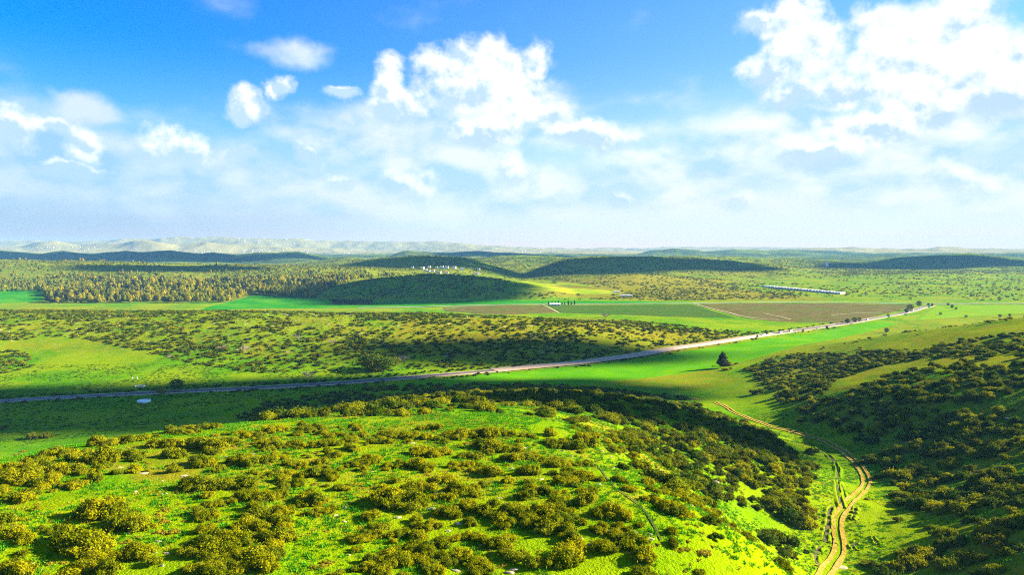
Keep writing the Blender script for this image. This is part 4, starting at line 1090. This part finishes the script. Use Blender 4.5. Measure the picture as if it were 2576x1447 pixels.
stuff('plateau_shrubbery_dark', p1[~k], np.column_stack([r, r, r * rng.uniform(.75, 1.1, len(r))])[~k], rng.uniform(0, 6.28, (~k).sum()), [SHM[0], SHM[2], SHM[4]])

p5 = scatter((-800, 420, 430, 900), 26000, [H3, [(1560, 805), (1900, 838), (1880, 852), (1700, 878), (1600, 890)]], [[(90, 845), (170, 850), (330, 905), (480, 925), (300, 960), (150, 905)]], 18, -0.2, 25)
p5 = p5[~near_line(p5, road, 8.0)][:14000]; r = rng.uniform(.35, .95, len(p5))
stuff('plateau_undergrowth', p5, np.column_stack([r, r, r * .8]), rng.uniform(0, 6.28, len(p5)), SHF)
# dark shrubs along the road verge
rv = []
for k_ in range(0, 300):
    for sd in (-1, 1):
        if random.random() < (0.95 if sd < 0 and k_ < 150 else 0.55 if sd > 0 and k_ < 110 else .35 if sd < 0 else .12):
            d_ = road[min(k_ + 1, 419)] - road[k_]; d_ = d_ / np.linalg.norm(d_); o_ = random.uniform(6.5, 13) if k_ < 130 else random.uniform(9, 15)
            x, y = road[k_] + np.array([d_[1], -d_[0]]) * -sd * -1 * o_ * (1 if sd > 0 else 1) + np.random.default_rng(k_ * 2 + sd + 1).normal(size=2) * .8
            rv.append((x, y, h1(x, y), random.uniform(.8, 2.1)))
rv = np.array(rv); stuff('verge_shrubbery', rv[:, :3], np.column_stack([rv[:, 3]] * 3), rng.uniform(0, 6.28, len(rv)), [SHM[0], SHM[2], SHM[4]])
p6 = scatter((-420, 60, 290, 520), 26000, [[(-300, 880), (500, 900), (1000, 930), (960, 985), (700, 1000), (500, 1060), (-300, 1170)]], (), 12, -0.15, 26)
p6 = p6[~near_line(p6, road, 6.0)][:14000]; r = rng.uniform(.3, .9, len(p6))
stuff('valley_herbs', p6, np.column_stack([r, r, r * .6]), rng.uniform(0, 6.28, len(p6)), HRB)
FOREST = [(-850, 672), (0, 672), (200, 690), (400, 705), (600, 700), (760, 692), (900, 700), (840, 722), (780, 752), (640, 741), (560, 764), (330, 770), (120, 766), (105, 735), (-850, 730)]
UPPER = [(-850, 646), (0, 646), (300, 655), (600, 668), (900, 672), (1050, 690), (900, 702), (760, 695), (600, 702), (400, 707), (200, 692), (0, 674), (-850, 674)]
p2 = np.concatenate([scatter((-1900, 0, 1170, 1900), 18000, [FOREST], (), 40, -0.55, 22), scatter((-2300, 0, 1300, 2150), 12000, [UPPER], (), 55, -0.15, 27)])
p2 = p2[~((np.hypot(p2[:, 0], p2[:, 1]) > 1850) & (rng.random(len(p2)) < 0.9))]
uu2 = proj(p2[:, 0], p2[:, 1], p2[:, 2])[0]
p2 = p2[np.argsort(np.hypot(p2[:, 0], p2[:, 1]) + 9999 * (uu2 < 0))]
hh = rng.uniform(6.5, 15, len(p2)) * np.clip(1.0 + 0.35 * fbm(p2[:, 0], p2[:, 1], 60, 2, 3), .6, 1.3) * np.where(np.hypot(p2[:, 0], p2[:, 1]) > 1650, .55, 1.0)
ww = hh * rng.uniform(.85, 1.5, len(p2))
for (x, y, z), h_, w_ in zip(p2[:290], hh[:290], ww[:290]):
    obj('pine_tree', PIN[random.randrange(4)], None, (x, y, z), (0, 0, random.uniform(0, 6)), (w_, w_, h_), label='pine tree at the lower edge of the plantation on the left hills', category='pine tree', group='pines of the plantation')
q = p2[290:]; hq = hh[290:]; wq = ww[290:]
stuff('pine_wood', q, np.column_stack([wq, wq, hq]), rng.uniform(0, 6.28, len(q)), PIF + PIN[:2])
# scrub of the hills behind the valley
HILLS = [(-850, 640), (3450, 640), (3450, 757), (2400, 757), (1950, 752), (1740, 757), (1290, 752), (760, 750), (830, 722), (900, 702), (760, 690), (600, 690), (300, 668), (0, 655), (-850, 655)]
p3 = scatter((-2700, 2900, 1190, 2900), 150000, [HILLS, UPPER], [[(1280, 704), (1410, 705), (1570, 735), (1570, 742), (1280, 735)], [(1900, 685), (2150, 712), (2150, 722), (1900, 706)]], 60, -0.22, 23)
u3, v3, _ = proj(p3[:, 0], p3[:, 1], p3[:, 2])
keep = np.where(inpoly(u3, v3, [(1900, 716), (2000, 702), (2300, 688), (2830, 690), (2830, 758), (2100, 758)]), 0.35, np.where(inpoly(u3, v3, [(1330, 745), (1400, 706), (1600, 688), (1800, 702), (1960, 735), (2100, 757)]), 0.95, 0.95))
keep = keep * np.where(fbm(p3[:, 0], p3[:, 1], 150, 3, 71) > 0.02, 1.0, 0.45)
p3 = p3[rng.random(len(p3)) < keep][:80000]
r = rng.uniform(0.9, 3.0, len(p3))
stuff('hill_shrubbery', p3, np.column_stack([r, r, r]), rng.uniform(0, 6.28, len(p3)), SHF)

# grass tufts of the near hill
p4 = scatter((-140, 190, 45, 330), 130000, [[(-200, 1040), (2830, 880), (2830, 1500), (-200, 1500)]], (), 6, -0.1, 24)
p4 = p4[~near_line(p4, track, 2.0)]
r = rng.uniform(.35, 1.0, len(p4))
stuff('grass', p4[:60000], np.column_stack([r, r, r * .8])[:60000], rng.uniform(0, 6.28, len(p4))[:60000], TUF)


DRY = []
for m_ in TUF[:2]:
    q_ = m_.copy(); q_.name = 'dry_tuft'; q_.materials[0] = M_CUSH; DRY.append(q_)
p7 = scatter((-140, 190, 45, 330), 60000, [[(-200, 1040), (2830, 880), (2830, 1500), (-200, 1500)]], (), 9, 0.12, 34)
p7 = p7[~near_line(p7, track, 2.0)][:16000]; r = rng.uniform(.3, .8, len(p7))
stuff('dry_grass', p7, np.column_stack([r, r, r * .8]), rng.uniform(0, 6.28, len(p7)), DRY)

# ------------------------------------------------------------------ single trees and tall shrubs
def tree(u, v, h_px, name, label, category, material=None, shape='cone', w=0.26, n=1400, leaf=0.045, group=None, seed=1):
    p = hit(u, v); h_ = h_px * (p - cam_o.location).length / F
    root = obj(name, None, None, p, (0, 0, seed * 1.3), (h_, h_, h_), label=label, category=category, group=group)
    vv, ff, tint = pine_mesh('crown', seed, n, leaf, material or M_PINED, shape, 1.0, w)
    obj('crown', mk_mesh('crown', vv, ff, [material or M_PINED], attrs=[('tint', 'FACE', 'FLOAT', tint)]), root)
    obj('trunk', trunk_mb(seed, 0.02).mesh('trunk', [M_BARK]), root)
    return root


tree(1817, 926, 38, 'pine_tree', 'lone dark pine tree standing at the edge of the bright green crop field', 'pine tree', M_PINED, 'cone', 0.39, 3200, 0.045, seed=3)
tree(445, 984, 26, 'evergreen_tree', 'dark round tree on the near side of the road verge at left', 'tree', M_BUSHD, 'round', 0.60, 1200, .06, seed=4)
tree(407, 996, 20, 'evergreen_tree', 'small olive tree growing against the near edge of the road', 'tree', M_BUSH, 'round', 0.5, 900, .07, seed=5)
for n_, (u, v, h_) in enumerate([(920, 928, 34), (945, 932, 40), (968, 934, 36), (990, 926, 28), (932, 936, 30)]):
    tree(u, v, h_, 'evergreen_tree', 'dark evergreen tree of the dense clump at the foot of the plateau', 'tree', M_BUSHD, 'round', 0.62, 1000, .06, 'dark tree clump below the plateau', seed=6 + n_)
for n_, (u, v, h_) in enumerate([(1666, 868, 20), (1928, 843, 18), (1962, 838, 14), (2132, 815, 18), (2150, 812, 20), (2162, 810, 16), (2280, 788, 16), (2290, 783, 24), (2312, 772, 20), (2335, 770, 10),
                                 (2345, 771, 10), (2385, 770, 10), (2395, 776, 12), (2405, 780, 10), (2234, 797, 10), (1905, 850, 10), (2366, 793, 10), (2430, 800, 10), (2230, 838, 18), (2515, 800, 12), (2540, 797, 10), (2080, 828, 12), (2020, 835, 10)]):
    tree(u, v, h_ * .62, 'roadside_tree', 'dark rounded tree beside the far stretch of the road', 'tree', M_BUSHD if n_ % 3 else M_PINED, 'round', 0.48, 420, .09, 'trees along the far stretch of the road', seed=20 + n_)
for n_ in range(9):
    tree(1381 + n_ * 8 + random.uniform(-1, 1), 768 + random.uniform(-.4, .4), random.uniform(8, 12), 'cypress', 'dark slender cypress in the row behind the white field shed', 'cypress', M_PINED, 'column', 0.34, 160, .10, 'cypress row by the field shed', seed=50 + n_)
BARE_TXT = ['large bare grey shrub on the valley grass just above the road', 'bare pinkish shrub on the left plateau, left of its twin', 'bare pinkish shrub on the left plateau, right of its twin', 'small bare shrub high on the plateau among green bushes',
            'bare grey shrub beside the dense dark tree clump', 'small bare shrub on the plateau slope below the pink pair', 'pale brown bare shrub at the back edge of the plateau', 'low bare shrub near the far edge of the plateau']
for n_, (u, v, w) in enumerate([(778, 951, 46), (560, 881, 32), (616, 884, 36), (750, 853, 26), (1014, 910, 44), (428, 902, 22), (1523, 799, 34), (835, 865, 28)]):
    p = hit(u, v); m = (p - cam_o.location).length / F * w * .62
    obj('bare_shrub', BAR[n_ % 2], None, p, (0, 0, n_ * 1.1), (m, m, m * .85), label=BARE_TXT[n_], category='bare shrub', group='leafless shrubs')
# orchard rows on the valley floor
for n_ in range(14):
    a, b = hit(836 + n_ * 7.2, 755.5), hit(844 + n_ * 7.2, 767.5)
    v_, f_, t_ = [], [], []; base = 0; g = np.random.default_rng(400 + n_)
    m = 14; c = []
    for k_ in range(m):
        q = a.lerp(b, k_ / (m - 1)); c.append(np.array([q.x, q.y, q.z + 1.6]) + g.normal(size=(26, 3)) * np.array([.8, 2.2, .8]))
    c = np.concatenate(c); o_ = np.array([a.x, a.y, a.z]); vv, ff = leaf_quads(c - o_, g.normal(size=c.shape), 0.75 * g.uniform(.6, 1.3, len(c)), .7)
    obj('tree_row', mk_mesh('tree_row', vv, ff, [M_GREY] if 'M_GREY' in globals() else [M_PINED], attrs=[('tint', 'FACE', 'FLOAT', g.random(len(ff)))]), None, a, label='grey green row of young orchard trees on the valley floor', category='tree row', group='orchard rows')

# ------------------------------------------------------------------ built things
M_WHITE = plain('white_paint', (0.80, 0.78, 0.74), 0.6, 0.06, 0.5)
M_CREAM = plain('cream_plaster', (0.78, 0.70, 0.56), 0.85, 0.08, 0.3)
M_WIN = plain('window_glass', (0.05, 0.06, 0.08), 0.2, spec=0.5)
M_TILE = plain('red_tile', (0.45, 0.16, 0.08), 0.85, 0.15, 1.0)
M_TYRE = plain('tyre', (0.03, 0.03, 0.03), 0.9)
M_GALV = plain('galvanised_steel', (0.50, 0.50, 0.50), 0.45, 0.08, 2.0, spec=0.5)
M_SIGN = plain('green_sign_face', (0.0, 0.27, 0.13), 0.5)
M_POLY = plain('white_plastic_cover', (0.42, 0.42, 0.38), 0.4, 0.08, 0.2, spec=0.4)
M_WATER = plain('basin_water', (0.42, 0.47, 0.52), 0.12, spec=0.5)
M_CONC = plain('concrete', (0.58, 0.54, 0.47), 0.9, 0.12, 1.0)


def at(x, y, o=0.0): return Vector((x, y, h1(x, y) + o))


# round basin and the broken trough ring
p = hit(362, 1011.5)
b = obj('water_basin', None, None, p, label='round white walled water basin on the dark green grass below the road', category='basin')
obj('wall', MB().lathe([(3.55, -.3), (3.55, .95), (3.15, .95), (3.15, .2)], 40).mesh('wall', [M_WHITE]), b)
obj('water', MB().lathe([(3.14, .62), (0.01, .62)], 40).mesh('water', [M_WATER]), b)
p = hit(352, 972.5); mb = MB()
for k_ in range(26):
    if k_ in (3, 4, 11, 18, 19): continue
    a0 = 2 * math.pi * k_ / 26; mb.box((3.0 * math.cos(a0), 3.0 * math.sin(a0), .22), (.7, .3, .5), 0, a0 + math.pi / 2)
obj('trough_ring', mb.mesh('trough_ring', [M_CONC]), None, p, label='low broken ring of pale stone on the grass above the road', category='stone ring')
for u, lab in ((333, 'small upright white marker stone, the left of two on the valley grass'), (345, 'small upright white marker stone, the right of two on the valley grass')):
    obj('marker_stone', MB().box((0, 0, .45), (.7, .55, 1.0), 0, .2, .8).mesh('marker_stone', [M_WHITE]), None, hit(u, 953), label=lab, category='marker stone', group='white marker stones')


# cars
def car_parts():
    mb = MB(); prof = [(-2.15, .35), (-2.2, .75), (-1.9, .92), (-1.0, .98), (-.45, 1.42), (.95, 1.45), (1.75, 1.0), (2.12, .95), (2.15, .35)]
    n = len(prof); v = [(x, s * (.86 if z < 1.1 else .70), z) for s in (-1, 1) for x, z in prof]
    mb.add(v, [tuple(range(n))[::1], tuple(range(n, 2 * n))[::-1]] + [(k, k + n, (k + 1) % n + n, (k + 1) % n) for k in range(n)])
    g = MB(); g.add([(-.98, -.74, 1.0), (-.98, .74, 1.0), (-.50, .62, 1.40), (-.50, -.62, 1.40)], [(0, 1, 2, 3)]).add([(1.70, -.74, 1.05), (1.70, .74, 1.05), (1.02, .62, 1.43), (1.02, -.62, 1.43)], [(3, 2, 1, 0)])
    for s in (-1, 1): g.add([(-.75, s * .875, 1.03), (1.3, s * .875, 1.03), (.85, s * .74, 1.36), (-.4, s * .74, 1.36)], [(0, 1, 2, 3)])
    g.v = [(x * 1.012, y, z + .012) for x, y, z in g.v]
    w = MB().lathe([(.0, -.1), (.32, -.1), (.32, .1), (.0, .1)], 14)
    return mb.mesh('body', [M_WHITE]), g.mesh('windows', [M_WIN]), w.mesh('wheel', [M_TYRE])


CB, CG, CW = car_parts()
CARS = [(1936, 846.5, 'first white car from the lone pine'), (1985.5, 841, 'second white car from the lone pine'), (2009, 837, 'third white car from the lone pine'),
        (2193, 806.5, 'white car on the road bend below the green signs'), (2305, 787.5, 'white car climbing the far end of the road'), (2318, 784.5, 'white car just behind another at the far end of the road'), (2335, 769, 'small white car at the farthest visible bend')]
for u, v, lab in CARS:
    p = hit(u, v); k_ = int(np.argmin(np.linalg.norm(road - np.array(p[:2]), axis=1))); k_ = min(max(k_, 2), len(road) - 3)
    d = road[k_ + 2] - road[k_ - 2]; a0 = math.atan2(d[1], d[0]); s_ = np.array([math.sin(a0), -math.cos(a0)])
    q = road[k_] + s_ * 1.8
    c = obj('car', None, None, (q[0], q[1], max(h1(*(road[k_] + s_ * w_)) for w_ in (-4, 0, 4)) + .3), (0, 0, a0 + math.pi), (1.15,) * 3, label=lab + ', on asphalt', category='car', group='cars on the road')
    obj('body', CB, c); obj('windows', CG, c)
    for x in (-1.3, 1.35):
        for y in (-.80, .80): obj('wheel', CW, c, (x, y, .32), (math.pi / 2, 0, 0))

# guard rail along the near edge of the road
gl = road[150:232] + np.stack([np.gradient(road, axis=0)[150:232, 1], -np.gradient(road, axis=0)[150:232, 0]], 1) / np.linalg.norm(np.gradient(road, axis=0)[150:232], axis=1, keepdims=True) * (hw + 1.0)
gl = resample(gl, 120); gz = H(gl[:, 0], gl[:, 1]) + .3
gr = obj('guard_rail', None, None, (gl[0, 0], gl[0, 1], gz[0]), label='long steel guard rail on posts along the near side of the road', category='guard rail')
rb, pb = MB(), MB(); o_ = Vector((gl[0, 0], gl[0, 1], gz[0]))
for k_ in range(119):
    a, b2 = Vector((*gl[k_], gz[k_])) - o_, Vector((*gl[k_ + 1], gz[k_ + 1])) - o_
    rb.add([a + Vector((0, 0, .45)), b2 + Vector((0, 0, .45)), b2 + Vector((.05, -.08, .62)), a + Vector((.05, -.08, .62)), b2 + Vector((0, 0, .80)), a + Vector((0, 0, .80))], [(0, 1, 2, 3), (3, 2, 4, 5)])
    pb.box((a.x, a.y + .12, .1 + a.z), (.14, .14, 1.2))
obj('rail', rb.mesh('rail', [M_GALV]), gr); obj('post', pb.mesh('post', [M_GALV]), gr, kind='stuff')

# road signs and poles
for u, v, w_, h_, lab in ((2236, 801, 3.2, 2.4, 'green road sign nearest the crop field on the road bend'), (2278, 796.5, 4.2, 2.6, 'wide green road sign before the tall roadside tree'), (2337, 776, 4.2, 3.6, 'green road sign at the far bend by the rounded trees'),
                          (2054, 831, 2.6, .9, 'low green sign panel by the near verge of the road')):
    p = hit(u, v); s_ = obj('road_sign', None, None, p, (0, 0, .25), label=lab, category='road sign', group='green road signs')
    for x in (-w_ * .3, w_ * .3): obj('post', MB().tube([(x, .06, -.3), (x, .06, h_ + 1.4)], .07).mesh('post', [M_GALV]), s_)
    obj('panel', MB().box((0, 0, 1.3 + h_ / 2), (w_, .06, h_)).mesh('panel', [M_SIGN]), s_); obj('border', MB().box((0, -.034, 1.3 + h_ - .12), (w_ - .1, .006, .1)).box((0, -.034, 1.42), (w_ - .1, .006, .1)).mesh('border', [M_WHITE]), s_)
pm = MB().tube([(0, 0, -.5), (0, 0, 7.5), (0, 0, 10)], [.16, .11, .08], 8).mesh('pole', [M_GALV]); am = MB().tube([(0, 0, 9.9), (.9, 0, 10.3), (1.9, 0, 10.3)], .05, 6).mesh('arm', [M_GALV]); lm = MB().box((2.1, 0, 10.26), (.7, .26, .14)).mesh('lamp_head', [M_GALV])
for u in (2243, 2275, 2307, 2344, 2354, 2363, 2377, 2403):
    s_ = obj('street_lamp', None, None, hit(u, 765.5), (0, 0, -1.4), label='tall slim grey street lamp on the far road at the valley end', category='street lamp', group='street lamps of the far road')
    obj('pole', pm, s_); obj('arm', am, s_); obj('lamp_head', lm, s_)


# houses
def house_parts(w, d, h, seed, roof='flat'):
    g = random.Random(seed); mb = MB().box((0, 0, h / 2 - .5), (w, d, h + 1)).mesh('walls', [M_CREAM]); r_ = MB()
    if roof == 'flat':
        r_.box((0, 0, h + .15), (w + .5, d + .5, .3)).box((0, -d / 2 - .12, h + .6), (w + .5, .25, .6)).box((0, d / 2 + .12, h + .6), (w + .5, .25, .6)).box((w / 2 + .12, 0, h + .6), (.25, d + .0, .6)).box((-w / 2 - .12, 0, h + .6), (.25, d, .6))
        rm = r_.mesh('roof', [M_WHITE])
    else:
        r_.add([(-w / 2 - .5, -d / 2 - .5, h + .01), (w / 2 + .5, -d / 2 - .5, h + .01), (w / 2 + .5, d / 2 + .5, h + .01), (-w / 2 - .5, d / 2 + .5, h + .01), (-w / 4, 0, h + 2.6), (w / 4, 0, h + 2.6)], [(0, 1, 5, 4), (2, 3, 4, 5), (1, 2, 5), (3, 0, 4), (3, 2, 1, 0)])
        rm = r_.mesh('roof', [M_TILE])
    win = MB().box((0, 0, 0), (1.5, .08, 1.4)).mesh('window', [M_WIN])
    return mb, rm, win, w, d, h


HP = [house_parts(11, 9, 6.2, 1), house_parts(13, 10, 8.6, 2), house_parts(10, 10, 5.2, 3), house_parts(14, 9, 6.4, 4, 'hip')]
VIL = [(1037.5, 672.5, 2), (1063, 676, 1), (1071, 679, 2), (1080, 671.5, 0), (1098, 672.5, 2), (1111.5, 673.5, 1), (1124, 674, 1), (1143, 674, 1), (1162, 678.5, 1), (1204, 677.5, 0), (1089, 681.5, 3), (1078, 683, 0), (1106, 685.5, 0), (1123, 686, 3), (1196, 688.5, 3), (1205, 688, 2)]
for n_, (u, v, k_) in enumerate(VIL):
    uu = 903 + (u - 903) * 1.0
    bm, rm, wm, w, d, h = HP[k_]
    p = hit(uu, v + 2.0); hs_ = obj('house', None, None, p, (0, 0, random.uniform(-.3, .3)), (.72, .72, .72), label=('pale house with a red roof' if k_ == 3 else 'white flat roofed house') + ' in the hamlet on the middle hill', category='house', group='houses of the hamlet')
    obj('walls', bm, hs_); obj('roof', rm, hs_)
    for fl in range(max(1, int(h // 3))):
        for x in (-.3, 0, .3): obj('window', wm, hs_, (x * w, -d / 2 - .02, 1.7 + fl * 2.9))
p = hit(1396, 769.5); s_ = obj('field_shed', None, None, p, (0, 0, .1), label='long white field shed in front of the cypress row', category='shed')
obj('walls', MB().box((0, 0, 1.3), (17, 6, 3.2)).mesh('walls', [M_CREAM]), s_); obj('roof', MB().add([(-9, -3.5, 2.9), (9, -3.5, 2.9), (9, 3.5, 2.9), (-9, 3.5, 2.9), (-9, 0, 4.2), (9, 0, 4.2)], [(0, 1, 5, 4), (2, 3, 4, 5), (1, 2, 5), (3, 0, 4), (3, 2, 1, 0)]).mesh('roof', [M_WHITE]), s_)
for x in (-5, 0, 5): obj('door', MB().box((x, -3.05, 1.2), (1.6, .1, 2.2)).mesh('door', [M_WIN]), s_)
for u, v, w_, lab in ((1575, 746, 22, 'white roofed shed at the foot of the yellow hill'), (1551, 737, 12, 'small white shed left of the larger one below the yellow hill'), (2083, 669, 0, '')):
    if not w_: continue
    p = hit(u, v); s_ = obj('farm_shed', None, None, p, (0, 0, -.15), label=lab, category='shed')
    obj('walls', MB().box((0, 0, 1.2), (w_, 6, 3)).mesh('walls', [M_CREAM]), s_); obj('roof', MB().box((0, 0, 2.9), (w_ + 1, 7, .35), 0, 0, .96).mesh('roof', [M_WHITE]), s_)
p = hit(2080, 670); s_ = obj('stone_tower', None, None, p, label='pale squat tower standing on the far blue hill', category='tower')
obj('shaft', MB().box((0, 0, 7), (9, 9, 16), 0, 0, .85).mesh('shaft', [M_CREAM]), s_); obj('parapet', MB().box((0, 0, 15.6), (8.6, 8.6, 1.2)).mesh('parapet', [M_CREAM]), s_)

# greenhouses
for n_ in range(8):
    t_ = n_ / 7; u = 1938 + t_ * 168; v = 722.5 + t_ * 15.5
    p, q = hit(u - 14, v), hit(u + 14, v + 2.2); w_ = max(24, (q - p).length); dpt = 15
    gh = obj('greenhouse', None, None, (p + q) / 2, (0, 0, math.atan2((q - p).y, (q - p).x)), label='long white plastic greenhouse in the slanting row at the foot of the green hill', category='greenhouse', group='greenhouses in a row')
    cv, fr = MB(), MB(); ns = 4; ww = w_ / ns
    for a_ in range(ns):
        pr_ = [(-w_ / 2 + ww * (a_ + .5) + ww / 2 * math.cos(math.pi * (1 - k_ / 8)), 2.2 + 1.6 * math.sin(math.pi * k_ / 8)) for k_ in range(9)]
        v_ = [(x, -dpt / 2, z) for x, z in pr_] + [(x, dpt / 2, z) for x, z in pr_]
        cv.add(v_, [(k_, k_ + 1, k_ + 10, k_ + 9) for k_ in range(8)] + [tuple(range(9))[::-1], tuple(range(9, 18))])
    cv.box((0, 0, .8), (w_, dpt, 2.78)); fr.box((0, -dpt / 2 - .06, 1.0), (w_, .1, .15))
    for a_ in range(ns + 1): fr.box((-w_ / 2 + ww * a_, -dpt / 2 - .07, .9), (.15, .1, 2.6))
    obj('cover', cv.mesh('cover', [M_POLY]), gh); obj('frame', fr.mesh('frame', [M_GALV]), gh)

# far towns: small pale buildings on the hazy slopes
TB = [MB().box((0, 0, 5), (16, 12, 14)).box((0, 0, 12.4), (16.6, 12.6, .8)).box((3, 1, 13.8), (4, 4, 2.4)).mesh('town_building', [M_CREAM]), MB().box((0, 0, 7), (20, 14, 18)).box((0, 0, 16.4), (20.6, 14.6, .8)).box((-4, 0, 18), (5, 4, 2.6)).mesh('town_building', [M_WHITE])]
g = np.random.default_rng(77)
for n_, (u0, u1, v0, v1, num) in enumerate([(480, 700, 628, 640, 60), (410, 480, 630, 634, 10), (600, 780, 600, 612, 24), (700, 900, 630, 638, 20), (1290, 1420, 632, 636, 16), (60, 240, 620, 632, 12)]):
    for _ in range(num):
        u, v = g.uniform(u0, u1), g.uniform(v0, v1); p = hit(u, v)
        if p.y < 4300 or p.y > 10500: continue
        k_ = p.y / 19000 * g.uniform(.7, 1.5)
        obj('town_building', TB[g.integers(2)], None, p, (0, 0, g.uniform(-.5, .5)), (k_, k_, k_ * .8), label='tiny pale building of the hazy town below the far mountains', category='building', group='buildings of the distant town')

# ------------------------------------------------------------------ clouds that throw the shade lying on the land
M_CLOUD = plain('cloud_white', (0.9, 0.9, 0.92), 1.0)


def shade_cloud(u, v, rx, ry, alt, seed, thick=70):
    p = hit(u, v); s = SUN_DIR; t_ = (alt - p.z) / s.z; c = p + s * t_
    g = np.random.default_rng(seed); V, Fc = [], []; b_ = 0; iv, if_ = ico(3)
    for k_ in range(9):
        a, d = g.uniform(0, 6.28), math.sqrt(g.uniform(0, 1)) * (k_ > 0) * .62
        o_ = np.array([rx * d * math.cos(a), ry * d * math.sin(a), 0]); k2 = g.uniform(.42, .62)
        n_ = 1 + .55 * fbm(iv[:, 0] * 2 + k_, iv[:, 1] * 2 + iv[:, 2] * 2, 1.0, 4, seed + k_)
        w_ = iv * n_[:, None] * np.array([rx * k2, ry * k2, thick]); w_[:, 2] = np.maximum(w_[:, 2], -thick * .35)
        V.append(w_ + o_); Fc.append(if_ + b_); b_ += len(iv)
    obj('cloud', mk_mesh('cloud', np.concatenate(V), np.concatenate(Fc), [M_CLOUD], True), None, c, kind='stuff')


SHADE = [  # u, v on the ground, half width, half depth, altitude
    (1060, 722, 190, 190, 1500, 1), (465, 676, 180, 90, 1700, 2), (300, 1022, 170, 74, 1300, 3), (1150, 985, 120, 62, 900, 4), (420, 641, 900, 300, 2300, 5),
    (1240, 640, 420, 170, 2300, 6), (2420, 655, 430, 330, 2300, 7), (1500, 664, 260, 210, 2000, 8), (1440, 885, 75, 40, 1500, 9), (1800, 662, 200, 150, 2000, 10), (1080, 655, 190, 110, 2000, 11),
    (1430, 1005, 75, 34, 700, 12)]
for s_ in SHADE: shade_cloud(*s_)

# ------------------------------------------------------------------ haze
HAZE = 1.0
if HAZE:
    m = bpy.data.materials.new('haze_air'); m.use_nodes = True; t = m.node_tree; t.nodes.clear()
    o = t.nodes.new('ShaderNodeOutputMaterial'); pv = t.nodes.new('ShaderNodeVolumePrincipled')
    pv.inputs['Color'].default_value = (0.20, 0.53, 1.0, 1); pv.inputs['Density'].default_value = 4.8e-5 * HAZE; pv.inputs['Anisotropy'].default_value = 0.0
    t.links.new(pv.outputs[0], o.inputs['Volume'])
    obj('haze', MB().box((0, 0, 128), (23000, 23000, 270)).mesh('haze', [m]), kind='stuff')
